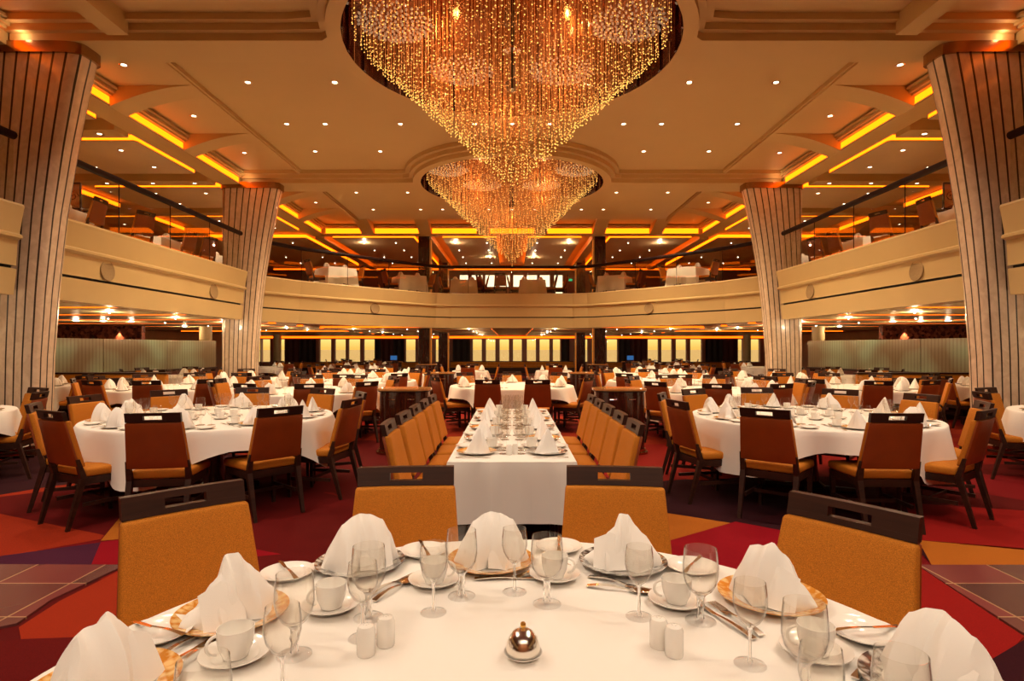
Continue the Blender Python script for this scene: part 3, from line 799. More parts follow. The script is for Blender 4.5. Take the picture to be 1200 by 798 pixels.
def mosaic_material():
    m, n, l, b = new_mat('red_mosaic')
    tc = n.new('ShaderNodeTexCoord'); v = n.new('ShaderNodeTexVoronoi'); v.inputs['Scale'].default_value = 11
    r = n.new('ShaderNodeValToRGB'); r.color_ramp.elements[0].color = (0.02, 0.004, 0.003, 1); r.color_ramp.elements[1].color = (0.26, 0.055, 0.025, 1)
    s = n.new('ShaderNodeSeparateXYZ'); l.new(tc.outputs['Object'], v.inputs['Vector']); l.new(v.outputs['Color'], s.inputs[0]); l.new(s.outputs[0], r.inputs[0])
    l.new(r.outputs[0], b.inputs['Base Color']); b.inputs['Roughness'].default_value = 0.2
    return m
M_MOSAIC = mosaic_material()
for s, sd in ((-1, 'left'), (1, 'right')):
    a, b_ = Vector((s * 10.4, 12.4)), Vector((s * 9.4, 18.7)); d = b_ - a
    root = empty('glass_screen', (a.x, a.y, 0), math.atan2(d.y, d.x)); tag(root, 'long etched greenish glass screen on a low dark wall, %s side' % sd, 'screen'); L = d.length
    for i in range(3):
        mb = MB(); mb.box(L * i / 3 + 0.01, L * (i + 1) / 3 - 0.01, -0.008, 0.008, 0.86, 1.68); mb.build('glass_panel', M_SCREEN, root)
    mb = MB(); mb.rbox(0, L, -0.06, 0.06, 0.80, 0.86, 0.01); mb.build('rail', M_WOOD, root)
    mb = MB(); mb.box(0, L, -0.045, 0.045, 0.0, 0.80); mb.build('low_wall', M_DKWALL, root)
    x0, x1 = sorted((s * 14.6, s * 11.9)); mb = MB(); mb.box(x0, x1, 18.9, 19.1, 0, Z_SOFFIT - 0.004); struct('wall_mosaic_' + sd, mb, M_MOSAIC)
    # wall washer on the mosaic wall
    r_ = empty('wall_light', (s * 12.6, 18.86, 2.02)); tag(r_, 'small wall light washing the dark red mosaic wall, %s side' % sd, 'light')
    mb = MB(); mb.lathe([(0, 0.05), (0.03, 0.05), (0.045, 0.02), (0.05, -0.03), (0.035, -0.03), (0.03, 0.0), (0, 0.0)], 16); mb.build('housing', M_CHROME, r_, smooth=True)
    mb = MB(); mb.lathe([(0, -0.02), (0.03, -0.02), (0.03, -0.012), (0, -0.012)], 12); mb.build('lens', E_LENS, r_)
    spot(r_, (0, -0.02, -0.05), 60, C_SPOT, 80, 0.02, aim=(0, 0.25, -1))
# dark curtains between the window groups
def curtain(px0, px1, label, m):
    x0, x1 = wx(px0), wx(px1); mb = MB(); n = max(6, int((x1 - x0) / 0.06))
    mb.grid(lambda u, v: (x0 + (x1 - x0) * u, YW - 0.22 + 0.05 * math.sin(u * n * 1.1), 0.02 + (2.0 - 0.02) * v), n * 2, 1)
    mb.grid(lambda u, v: (x0 + (x1 - x0) * u, YW - 0.10 + 0.02 * math.sin(u * n * 1.1), 0.02 + (2.0 - 0.02) * v), n * 2, 1)
    o = mb.build('curtain', m, smooth=True, recalc=False); tag(o, label, 'curtain')
M_CURT = mat('curtain_cloth', (0.06, 0.008, 0.006), 0.7); M_CURT2 = mat('curtain_black_cloth', (0.012, 0.006, 0.005), 0.7)
for a, b_, l_, m_ in ((335, 352, 'dark red curtain half of the left pair between window groups', M_CURT), (352, 371, 'black curtain half of the left pair between window groups', M_CURT2),
                      (440, 447, 'narrow black curtain left of the blue monitor, left side', M_CURT2), (447, 462, 'dark red curtain behind the left blue monitor', M_CURT), (462, 474, 'black curtain right of the left blue monitor', M_CURT2),
                      (531, 551, 'dark curtain left of the seven middle windows', M_CURT2), (658, 667, 'dark curtain right of the seven middle windows', M_CURT2),
                      (725, 737, 'black curtain left of the right blue monitor', M_CURT2), (737, 757, 'dark red curtain behind the right blue monitor', M_CURT),
                      (826, 845, 'black curtain half of the right pair between window groups', M_CURT2), (845, 863, 'dark red curtain half of the right pair between window groups', M_CURT)):
    curtain(a, b_, l_, m_)
# ------------------------------------------------------------------ chandeliers
M_COPPER = mat('copper_mirror', (0.30, 0.085, 0.03), 0.12, 1.0)
M_CRYSTAL = mat('crystal', (0.80, 0.72, 0.60), 0.15, coat=0.8)
c_ = M_CRYSTAL.node_tree.nodes['Principled BSDF']; c_.inputs['Emission Color'].default_value = (1, 0.8, 0.55, 1); c_.inputs['Emission Strength'].default_value = 0.10  # faint glow put into the crystal, standing in for light from behind
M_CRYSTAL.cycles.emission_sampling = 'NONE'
def octa(mb, x, y, z, r):
    mb.add([(x + r, y, z), (x - r, y, z), (x, y + r, z), (x, y - r, z), (x, y, z + r), (x, y, z - r)],
           [(0, 2, 4), (2, 1, 4), (1, 3, 4), (3, 0, 4), (2, 0, 5), (1, 2, 5), (3, 1, 5), (0, 3, 5)])
def chandelier(c, apex, label, seed):
    rnd = random.Random(seed); ZT = 6.02; RC = 2.12
    mb = MB()
    n = 48
    for i in range(n):
        a0, a1 = 2 * PI * i / n, 2 * PI * (i + 1) / n
        for (r, z0, z1) in ((R_HOLE, Z_BEAM + 0.005, ZT + 0.05),):
            mb.add([(c[0] + r * math.cos(a0), c[1] + r * math.sin(a0), z0), (c[0] + r * math.cos(a1), c[1] + r * math.sin(a1), z0), (c[0] + r * math.cos(a1), c[1] + r * math.sin(a1), z1), (c[0] + r * math.cos(a0), c[1] + r * math.sin(a0), z1)], [(0, 1, 2, 3)])
    for i in range(24):
        a0 = 2 * PI * i / 24; M = Matrix.Translation((c[0], c[1], 0)) @ Matrix.Rotation(a0, 4, 'Z')
        mb.box(R_HOLE - 0.03, R_HOLE - 0.002, -0.03, 0.03, Z_BEAM + 0.01, ZT, M)
    struct('ceiling_recess_ring', mb, M_MAHOG, recalc=False)
    mb = MB(); mb.lathe([(0, ZT + 0.05), (R_HOLE, ZT + 0.05), (R_HOLE, ZT), (0, ZT)], 64, c[0], c[1]); struct('ceiling_recess_top', mb, M_COPPER)
    root = empty('chandelier', (c[0], c[1], ZT)); tag(root, label, 'chandelier')
    mb = MB()
    k = 0
    r = 0.0
    while r < RC:
        m = max(1, int(2 * PI * r / 0.10))
        for i in range(m):
            a = 2 * PI * (i + rnd.uniform(-0.25, 0.25)) / m + r * 3; rr = r + rnd.uniform(-0.03, 0.03)
            x, y = rr * math.cos(a), rr * math.sin(a)
            zb = apex + (5.64 - apex) * (r / RC) + rnd.uniform(-0.035, 0.035) - ZT
            mb.cur = 0; w = 0.0022
            mb.add([(x + w, y, 0), (x - w * .5, y + w * .87, 0), (x - w * .5, y - w * .87, 0), (x + w, y, zb), (x - w * .5, y + w * .87, zb), (x - w * .5, y - w * .87, zb)], [(0, 1, 4, 3), (1, 2, 5, 4), (2, 0, 3, 5)])
            z = zb; mb.cur = 2; octa(mb, x, y, z, 0.010)
            mb.cur = 2; octa(mb, x, y, z + rnd.uniform(0.04, 0.07), 0.008)
            z += rnd.uniform(0.1, 0.25); mb.cur = 1
            while z < -0.05:
                octa(mb, x, y, z, rnd.choice((0.005, 0.006, 0.008))); z += rnd.uniform(0.15, 0.42)
        r += 0.088
    o = mb.build('bead_strand', [M_STRAND, E_BEAD, E_BEADHOT], root, recalc=False); o['kind'] = 'stuff'
    for i in range(6):
        a = PI * i / 3; cx, cy = 1.62 * math.cos(a), 1.62 * math.sin(a); mb = MB()
        for j in range(170):
            q = j * 2.39996; rr = 0.52 * math.sqrt((j + 0.5) / 170); px, py = cx + rr * math.cos(q), cy + rr * math.sin(q); zz = -0.07 - 0.10 * (1 - (rr / 0.52) ** 2)
            M = Matrix.Translation((px, py, zz)) @ Euler((rnd.uniform(-.6, .6), rnd.uniform(-.6, .6), q)).to_matrix().to_4x4()
            mb.lathe([(0, -0.022), (0.02, -0.014), (0.027, 0.0), (0.018, 0.014), (0, 0.02)], 5, M=M, sx=1.0, sy=0.7)
        mb.build('crystal_cluster', M_CRYSTAL, root)
    mb = MB(); mb.lathe([(0, 0), (0.11, 0), (0.11, -0.10), (0.045, -0.14), (0.045, -0.85), (0.09, -0.9), (0.07, -1.0), (0, -1.02)], 20); mb.build('centre_stem', M_BLACK, root, smooth=True)
    mb = MB(); mb.lathe([(0.046, -0.42), (0.12, -0.44), (0.13, -0.47), (0.046, -0.50)], 20); mb.build('stem_collar', M_CHROME, root, smooth=True)
    for i in range(4):
        a = PI / 4 + i * PI / 2
        l_ = bpy.data.lights.new('chandelier_lamp', 'POINT'); l_.energy = P_CHAND / 6; l_.color = (1, 0.50, 0.16); l_.shadow_soft_size = 0.03
        lo = bpy.data.objects.new('chandelier_lamp', l_); COL.objects.link(lo); lo.parent = root; lo.location = (1.2 * math.cos(a), 1.2 * math.sin(a), -0.55)
    l_ = bpy.data.lights.new('chandelier_lamp', 'POINT'); l_.energy = P_CHAND / 8; l_.color = (1, 0.50, 0.16); l_.shadow_soft_size = 0.03
    lo = bpy.data.objects.new('chandelier_lamp', l_); COL.objects.link(lo); lo.parent = root; lo.location = (0, 0, -1.25)
chandelier(CH[0], 3.68, 'large cone of hanging glowing bead strands, the near chandelier', 1)
chandelier(CH[1], 3.56, 'cone of hanging glowing bead strands, the chandelier further back', 2)

# ------------------------------------------------------------------ downlights
def make_downlight(name, r, low=False):
    root = empty(name); tag(root, 'downlight', 'light')
    mb = MB(); mb.lathe([(r * 0.62, 0.002), (r * 0.66, -0.006), (r * 0.95, -0.012), (r * 1.1, -0.006), (r * 1.12, 0.0)], 20); mb.build('trim_ring', M_CHROME, root, smooth=True)
    mb = MB(); d = 0.006 if not low else 0.034
    mb.lathe([(0, -d - 0.004), (r * 0.3, -d), (r * 0.55, -d * 0.6), (r * 0.64, 0.001)], 16); mb.build('lens', E_LENS, root, smooth=True)
    return root
DL = make_downlight('downlight', 0.060); DLL = make_downlight('downlight', 0.034, True)
def downlight(x, y, z, label, group, power=0, low=False, size=115, col=C_SPOT):
    o = place(DLL if low else DL, (x, y, z), 0, label, group)
    if power and low:      # domed fitting: light spills sideways too
        l_ = bpy.data.lights.new('lamp_light', 'POINT'); l_.energy = power; l_.color = col; l_.shadow_soft_size = 0.03
        lo = bpy.data.objects.new('lamp_light', l_); COL.objects.link(lo); lo.parent = o; lo.location = (0, 0, -0.11)
    elif power: spot(o, (0, 0, -0.065), power, col, size, 0.012)
    return o
def on_plane(px, py, Z): return ((px - 600) * Z / (408 - py), 690 * Z / (408 - py))
rows = [('the row behind the camera', -3.6, [-3.4, -1.2, 1.2, 3.4], Z_CEIL), ('the rearmost row behind the camera', -5.6, [-3.4, -1.2, 1.2, 3.4], Z_CEIL), ('the row nearest the camera', 1.6, [-4.1, -2.7, 2.7, 4.1], Z_BEAM + 0.28), ('the second row overhead', 4.2, [-4.1, -2.7, 2.7, 4.1], Z_CEIL), ('the row just before the near chandelier', 6.2, [-4.1, 4.1], Z_CEIL),
        ('the row level with the near chandelier', 9.7, [-4.35, -2.92, 2.92, 4.35], Z_CEIL),
        ('the row behind the near chandelier', 11.5, [-4.4, -3.65, -2.18, -0.73, 0, 0.73, 2.18, 2.92, 4.4], Z_CEIL),
        ('the row before the far chandelier', 13.1, [-4.38, -2.93, 2.93, 4.38], Z_CEIL),
        ('the row beside the far chandelier', 15.5, [-4.1, -2.75, 2.75, 4.1], Z_BEAM),
        ('the row behind the far chandelier', 17.4, [-4.1, -2.7, -2.05, -0.68, 0, 0.68, 2.05, 2.7, 4.1], Z_BEAM)]
for w, y, xs_, z in rows:
    for i, x in enumerate(xs_):
        p = P_NEAR * 1.25 if y < 0 else P_NEAR * 1.75 if y < 2 else (P_FIELD if abs(x) > 1 else 0)
        downlight(x, y, z, '%s round ceiling downlight from the left in %s' % (ORD[i], w), 'round downlights in the hall ceiling', p, col=C_NEAR if y < 7 else C_SPOT, size=165 if y < 0 else 120)
for s, sd in ((-1, 'left'), (1, 'right')):
    for i, (x, y) in enumerate([(6.0, 9.1), (6.0, 11.1), (6.0, 13.2), (5.9, 16.0), (5.9, 17.7), (5.9, 4.4), (5.9, 2.2)]):
        downlight(s * x, y, Z_CEIL, '%s downlight, %s of the small coffers along the %s balcony' % ('round', ORD[i], sd), 'round downlights in the side coffers', 18)
    for j, ya in enumerate([8.1, 11.4, 14.7, 18.0]):
        for i, (x, dy) in enumerate([(7.9, 0.5), (9.2, 0.5), (7.9, 1.6), (9.2, 1.6), (12.5, 1.0)]):
            downlight(s * x, ya + dy, 5.45, '%s little downlight on the %s ceiling raft over the %s gallery' % (ORD[i], ORD[j + 1], sd), 'little downlights on the gallery ceiling', P_DECK if i in (0,) else 0)
    for i, y in enumerate([7.5, 10.85, 14.1]):
        for k, x in enumerate([7.6, 8.6, 9.7]):
            downlight(s * x, y, 5.40, '%s downlight on the %s cross beam over the %s gallery' % (ORD[k], ORD[i], sd), 'little downlights on the gallery ceiling')
    for j, x in enumerate([0.95, 2.15, 4.4, 5.6, 8.3, 9.9]):
        for i, y in enumerate([22.3, 24.0, 25.8, 27.6]):
            downlight(s * x, y, 5.45, '%s downlight in the %s line from the middle of the far upper ceiling, %s' % (ORD[i], ORD[j], sd), 'little downlights on the far upper ceiling', P_DECK * 0.1 if (i == 0 and j in (1, 3)) or (i == 2 and j == 0) else 0, low=True)
    for j, y in enumerate([7.2, 9.4, 11.7, 14.0, 16.3, 18.6, 20.9, 23.0]):
        for i, x in enumerate([8.0, 9.6]):
            downlight(s * x, y, 2.17, '%s downlight in row %s under the %s gallery' % (('inner', 'outer')[i], ORD[j], sd), 'small downlights under the galleries', P_LOW if i == 0 else 0, low=True, size=150)
    for j, y in enumerate([21.9, 24.4, 26.8, 29.3, 31.6]):
        for i, x in enumerate([1.6, 3.9, 5.9] if j < 4 else [1.6, 5.9]):
            downlight(s * x, y, 2.17, '%s downlight right of left in row %s under the far balcony, %s half' % (ORD[i], ORD[j], sd), 'small downlights under the far balcony', P_LOW if i != 1 and j in (0, 2, 4) else 0, low=True, size=150)
    for i, (x, y) in enumerate([(11.4, 15.4), (10.9, 15.7), (10.35, 16.0), (10.9, 19.6)]):
        root = empty('ceiling_lamp', (s * x, y, Z_SOFFIT)); tag(root, '%s large bright ceiling lamp behind the %s glass screen, counted from outside' % (ORD[i], sd), 'light', 'large ceiling lamps behind the glass screens')
        mb = MB(); mb.lathe([(0, 0), (0.07, 0), (0.08, -0.02), (0.14, -0.07), (0.15, -0.08), (0.13, -0.08), (0.06, -0.03), (0, -0.03)], 24); mb.build('shade', M_CHROME, root, smooth=True)
        mb = MB(); mb.lathe([(0, -0.095), (0.05, -0.09), (0.09, -0.075), (0.10, -0.06), (0, -0.05)], 20); mb.build('bulb', E_LENS, root, smooth=True)
        l_ = bpy.data.lights.new('lamp_light', 'POINT'); l_.energy = 22; l_.color = C_SPOT; l_.shadow_soft_size = 0.04
        lo = bpy.data.objects.new('lamp_light', l_); COL.objects.link(lo); lo.parent = root; lo.location = (0, 0, -0.17)

# ------------------------------------------------------------------ chairs
def by(z): return -0.215 - (z - 0.47) * 0.24          # the back leans away with height
def bw(z): return 0.232 - max(0, z - 0.5) * 0.075     # and narrows
def lean(x0, x1, t0, t1, z0, z1, r, seg=2, mb=None, taper=True):
    hw = (x1 - x0) / 2
    def fn(x, y, z):
        k = bw(z) / 0.232 if taper else bw(0.87) / 0.232
        return (x * k, by(z) + y + (0.012 * (1 - (x / 0.22) ** 2) * -1 if abs(x) < 0.25 else 0), z)
    return mb.rbox(x0, x1, t0, t1, z0, z1, r, seg, fn=fn, cuts=3)
def chair_parts():
    P = []
    mb = MB(); mb.rbox(-0.232, 0.232, -0.195, 0.255, 0.405, 0.475, 0.022, 3, fn=lambda x, y, z: (x * (1 + 0.05 * (y / 0.25)), y, z + (0.012 * (1 - (x / 0.23) ** 2) * (1 - (y / 0.26) ** 2) if z > 0.45 else 0)), cuts=3); P.append(('seat', mb, M_OCHRE))
    mb = MB(); lean(-0.232, 0.232, -0.012, 0.030, 0.495, 0.872, 0.012, 3, mb); P.append(('backrest', mb, M_OCHRE))
    mb = MB(); lean(-0.229, 0.229, -0.028, -0.010, 0.498, 0.868, 0.006, 2, mb); P.append(('back_panel', mb, M_RUST))
    mb = MB(); w = 0.2; zs_, ze = 0.874, 0.948
    def rail(x0, x1, z0, z1):
        n = 4; vs = []
        for i in range(n + 1):
            x = x0 + (x1 - x0) * i / n; b_ = -0.012 * (1 - (x / 0.22) ** 2)
            for z in (z0, z1):
                for t in (-0.020, 0.012): vs.append((x, by(z) + t + b_, z))
        fs = []
        for i in range(n):
            a, b = 4 * i, 4 * i + 4; fs += [(a, b, b + 1, a + 1), (a + 2, a + 3, b + 3, b + 2), (a, a + 2, b + 2, b), (a + 1, b + 1, b + 3, a + 3)]
        fs += [(0, 1, 3, 2), (4 * n, 4 * n + 2, 4 * n + 3, 4 * n + 1)]; mb.add(vs, fs)
    rail(-w, w, zs_, 0.893); rail(-w, w, 0.925, ze); rail(-w, -0.068, 0.893, 0.925); rail(0.068, w, 0.893, 0.925)
    P.append(('top_rail', mb, M_WOOD))
    mb = MB()
    mb.box(-0.215, 0.215, 0.215, 0.240, 0.345, 0.404); mb.box(-0.215, 0.215, -0.205, -0.180, 0.345, 0.404)
    mb.box(-0.225, -0.203, -0.19, 0.23, 0.345, 0.404); mb.box(0.203, 0.225, -0.19, 0.23, 0.345, 0.404)
    P.append(('seat_frame', mb, M_WOOD))
    mb = MB(); mb.box(-0.215, -0.197, -0.20, 0.22, 0.17, 0.20); mb.box(0.197, 0.215, -0.20, 0.22, 0.17, 0.20); mb.box(-0.2, 0.2, 0.0, 0.018, 0.172, 0.198); P.append(('stretcher', mb, M_WOOD))
    for s in (-1, 1):
        mb = MB(); mb.bar((s * 0.208, 0.225, 0), (s * 0.212, 0.225, 0.404), 0.026, 0.040); P.append(('leg', mb, M_WOOD))
        mb = MB(); mb.bar((s * 0.212, -0.315, 0), (s * 0.216, -0.205, 0.40), 0.027, 0.044); mb.bar((s * 0.216, -0.205, 0.40), (s * 0.214, by(0.56) - 0.012, 0.56), 0.044, 0.030); P.append(('leg', mb, M_WOOD))
    return P
CH_ROOT = empty('dining_chair'); tag(CH_ROOT, 'dining chair', 'chair')
for nm, mb, m_ in chair_parts(): mb.build(nm, m_, CH_ROOT, smooth=True, auto=35)
mb = MB(); mm = []
for nm, q, m_ in chair_parts():
    if m_ not in mm: mm.append(m_)
    mb.cur = mm.index(m_); mb.add(q.v, q.f)
CH_FAR = mb.build('dining_chair', mm, None, smooth=True, auto=35); tag(CH_FAR, 'dining chair', 'chair')
def chair(x, y, face, label, group, z=0.0, far=False, jitter=0.0):
    """face: direction the sitter looks, angle from +X"""
    return place(CH_FAR if far else CH_ROOT, (x, y, z), face - PI / 2 + jitter, label, group)
def view_words(x, y, face):
    v = Vector((-x, -y)).normalized(); f = Vector((math.cos(face), math.sin(face))); d = v.dot(f)
    return 'chair showing its ochre front' if d > 0.35 else ('chair showing its rust back' if d < -0.35 else 'chair turned side on')

# ------------------------------------------------------------------ tableware prototypes
def lathe_obj(name, prof, m, n=28, parent=None, smooth=True, **k):
    mb = MB(); mb.lathe(prof, n, **k); return mb.build(name, m, parent, smooth=smooth)
GOB = dict(foot=[(0, 0.006), (0.010, 0.009), (0.030, 0.006), (0.0385, 0.002), (0.0385, 0.0), (0, 0.0)],
           stem=[(0.010, 0.009), (0.0085, 0.020), (0.0075, 0.030), (0.011, 0.040), (0.0085, 0.050), (0.010, 0.062), (0.016, 0.070)],
           bowl=[(0, 0.066), (0.016, 0.070), (0.030, 0.082), (0.040, 0.100), (0.0445, 0.122), (0.0440, 0.150), (0.0405, 0.187), (0.0395, 0.187), (0.0430, 0.150), (0.0432, 0.122), (0.0386, 0.101), (0.028, 0.084), (0.012, 0.075), (0, 0.074)])
WIN = dict(foot=[(0, 0.005), (0.006, 0.008), (0.026, 0.004), (0.0345, 0.0015), (0.0345, 0), (0, 0)],
           stem=[(0.006, 0.008), (0.0038, 0.018), (0.0034, 0.055), (0.0042, 0.078), (0.009, 0.086)],
           bowl=[(0, 0.082), (0.009, 0.086), (0.022, 0.097), (0.032, 0.115), (0.0368, 0.136), (0.0362, 0.160), (0.0330, 0.184), (0.0322, 0.184), (0.0352, 0.160), (0.0356, 0.136), (0.0308, 0.116), (0.020, 0.099), (0.008, 0.090), (0, 0.089)])
def glass_proto(name, P, parts=True, n=32):
    if parts:
        root = empty(name); tag(root, name, 'glass')
        for k in ('foot', 'stem', 'bowl'): lathe_obj(k, P[k], {'stem': M_SOLIDGLASS, 'foot': M_FOOT, 'bowl': M_GLASS}[k], n, root)
        return root
    mb = MB(); prof = P['foot'][::-1][:-1] + P['stem'] + P['bowl'][2:7]
    mb.lathe(prof, n); o = mb.build(name, M_GLASS, smooth=True); tag(o, name, 'glass'); return o
GOBLET = glass_proto('water_goblet', GOB); WINE = glass_proto('wine_glass', WIN)
GOBLET_S = glass_proto('water_goblet', GOB, False, 16); WINE_S = glass_proto('wine_glass', WIN, False, 16)
def plate_proto(name, rim_m, rim_name, r=0.14):
    root = empty(name); tag(root, name, 'plate')
    mb = MB(); mb.lathe([(0, 0.006), (r * 0.62, 0.006), (r * 0.68, 0.010), (r * 0.68, 0.007), (r * 0.60, 0.0), (0, 0.0)], 48); mb.build('plate_well', M_CHINA, root, smooth=True)
    mb = MB(); mb.lathe([(r * 0.68, 0.010), (r * 0.85, 0.015), (r * 0.985, 0.021), (r, 0.022), (r, 0.0195), (r * 0.84, 0.012), (r * 0.68, 0.007)], 48); o = mb.build('patterned_rim', rim_m, root, smooth=True)
    if rim_name: o['label'] = rim_name
    return root
PL_GOLD = plate_proto('dinner_plate', M_GOLDRIM, 'gold patterned rim'); PL_DARK = plate_proto('dinner_plate', M_DARKRIM, 'dark patterned rim')
def plate_single(name, r, mats, cat='plate'):
    mb = MB(); mb.lathe([(0, 0.006), (r * 0.60, 0.006), (r * 0.68, 0.010)], 28); mb.cur = 1
    mb.lathe([(r * 0.68, 0.010), (r * 0.985, 0.020), (r, 0.020)], 28); mb.cur = 0
    mb.lathe([(r, 0.020), (r, 0.018), (r * 0.6, 0.0), (0, 0)], 28)
    o = mb.build(name, mats, smooth=True); tag(o, name, cat); return o
PL_GOLD_S = plate_single('dinner_plate', 0.135, [M_CHINA, M_GOLDRIM]); PL_DARK_S = plate_single('dinner_plate', 0.135, [M_CHINA, M_DARKRIM])
BREAD = plate_single('bread_plate', 0.080, [M_CHINA, M_CHINA]); SAUCER = plate_single('saucer', 0.077, [M_CHINA, M_CHINA], 'saucer')
CUP = empty('teacup'); tag(CUP, 'teacup', 'cup')
lathe_obj('cup_body', [(0, 0.004), (0.022, 0.004), (0.024, 0.0), (0.027, 0.0), (0.029, 0.006), (0.036, 0.022), (0.0395, 0.042), (0.0405, 0.064), (0.0390, 0.064), (0.0375, 0.042), (0.034, 0.024), (0.026, 0.010), (0, 0.009)], M_CHINA, 36, CUP)
mb = MB(); mb.tube([(0.0385 + 0.022 * math.sin(t), 0, 0.034 + 0.021 * math.cos(t)) for t in [PI * k / 10 * 1.0 for k in range(-0, 11)]], 0.0036, 8); mb.build('handle', M_CHINA, CUP, smooth=True)
mb = MB(); mb.lathe([(0, 0.0), (0.028, 0.0), (0.036, 0.022), (0.0405, 0.060), (0.038, 0.060), (0.034, 0.02), (0, 0.012)], 16); CUP_S = mb.build('teacup', M_CHINA, smooth=True); tag(CUP_S, 'teacup', 'cup')
# cutlery, lying along +X
def flatware(kind):
    mb = MB(); L = 0.20 if kind != 'knife' else 0.225
    def hw(t): return 0.0035 + 0.0055 * (1 - t) ** 1.6
    vs, fs = [], []
    nh = 10; x1 = L * 0.62
    for i in range(nh + 1):
        t = i / nh; x = x1 * t; w = hw(t); z = 0.003 + 0.008 * math.sin(PI * t) * (0.5 if kind == 'knife' else 1)
        vs += [(x, -w, z), (x, w, z), (x, w, z + 0.003), (x, -w, z + 0.003)]
    for i in range(nh):
        for k in range(4): fs.append((4 * i + k, 4 * i + (k + 1) % 4, 4 * i + 4 + (k + 1) % 4, 4 * i + 4 + k))
    fs += [(3, 2, 1, 0), (4 * nh, 4 * nh + 1, 4 * nh + 2, 4 * nh + 3)]; mb.add(vs, fs)
    if kind == 'fork':
        mb.rbox(x1 - 0.004, x1 + 0.022, -0.012, 0.012, 0.002, 0.0045, 0.001, 1)
        for k in range(4):
            y = -0.0105 + 0.007 * k; mb.box(x1 + 0.020, L, y - 0.0016, y + 0.0016, 0.0025, 0.0050)
    elif kind == 'spoon':
        cx = x1 + 0.032; mb.lathe([(0, 0.0015), (0.012, 0.003), (0.019, 0.008), (0.018, 0.009), (0.010, 0.005), (0, 0.0035)], 18, M=Matrix.Translation((cx, 0, 0)) @ Matrix.Diagonal((1.75, 1, 1, 1)))
    else:
        mb.prism([(x1 - 0.002, -0.005), (L - 0.02, -0.009), (L - 0.004, -0.004), (L, 0.005), (x1 - 0.002, 0.006)], 0.003, 0.0052)
    o = mb.build({'fork': 'fork', 'spoon': 'spoon', 'knife': 'table_knife'}[kind], M_STEEL, smooth=True, auto=50); tag(o, kind, {'fork': 'fork', 'spoon': 'spoon', 'knife': 'knife'}[kind]); return o
FORK, SPOON, KNIFE = flatware('fork'), flatware('spoon'), flatware('knife')
# napkins
TOPS = {1: [(0, .1), (.07, .5), (.2, .84), (.38, 1), (.6, 1), (.8, .86), (.93, .55), (1, .1)],
        2: [(0, .14), (.16, .26), (.3, .62), (.4, .74), (.46, .98), (.6, 1.0), (.7, .8), (.84, .6), (1, .3)],
        3: [(0, .12), (.08, .6), (.17, .86), (.33, .90), (.48, 1), (.64, .8), (.84, .42), (1, .1)]}
def fan_napkin(seed, w=0.235, h=0.152, d=0.13):
    rnd = random.Random(seed); ph = rnd.uniform(0, 6); sk = rnd.uniform(-0.25, 0.25); nt_ = rnd.uniform(0.62, 0.8) if seed % 2 else rnd.uniform(0.2, 0.38)
    mb = MB()
    tops = TOPS[seed]
    def H(u):
        u = min(1, max(0, u))
        for (a, fa), (b, fb) in zip(tops, tops[1:]):
            if u <= b:
                t = (u - a) / (b - a); t = t * t * (3 - 2 * t) * 0.5 + t * 0.5; return h * (fa + (fb - fa) * t)
        return h * tops[-1][1]
    def tri(x): return abs((x % 1.0) * 2 - 1) * 2 - 1
    def P(u, v, s):
        depth = d / 2 * (1 - v * v) ** 0.8 * (max(0.0, math.sin(PI * min(1, max(0, u)))) ** 0.6)
        pleat = 0.022 * tri(u * 2.5 + ph) * (1 - v * 0.6) + 0.006 * tri(u * 5 + v * 0.6) * v
        x = (u - 0.5) * w * (1.0 - 0.12 * v + 0.06 * math.sin(PI * v)) + 0.01 * v * math.sin(ph)
        return (x, s * depth + pleat * (0.4 + 0.6 * math.sin(PI * u)) + 0.02 * v * sk, H(u) * v)
    for s in (-1, 1): mb.grid(lambda u, v: P(u, v, s), 30, 12)
    # a folded flap lying over the front
    mb.grid(lambda u, v: ((u - 0.5) * w * 0.42 + w * (0.16 if seed % 2 else -0.16), -d / 2 * (1 - v * 0.75) ** 0.8 - 0.010 * math.sin(PI * u) + 0.001, h * (0.02 + 0.66 * v * (1 - 0.5 * abs(u - 0.5)))), 8, 8)
    o = mb.build('napkin', M_NAPKIN, smooth=True, auto=28, recalc=False); tag(o, 'napkin', 'napkin'); return o
def cone_napkin(seed, w=0.068, h=0.16):
    mb = MB(); rnd = random.Random(seed); ph = rnd.uniform(0, 6)
    def P(u, v):
        a = 2 * PI * u; r = w * (1 - v) ** 0.85 * (1 + 0.22 * math.cos(3 * a + ph) + 0.08 * math.cos(8 * a)) + 0.002
        return (r * math.cos(a) * 1.15 + 0.015 * v, r * math.sin(a) * 0.8, h * v)
    mb.grid(P, 36, 10, closed_u=True); o = mb.build('napkin', M_NAPKIN, smooth=True, auto=60); tag(o, 'napkin', 'napkin'); return o
NAPS = [fan_napkin(1), fan_napkin(2), fan_napkin(3, 0.22, 0.15), cone_napkin(4), cone_napkin(5, 0.072, 0.15)]
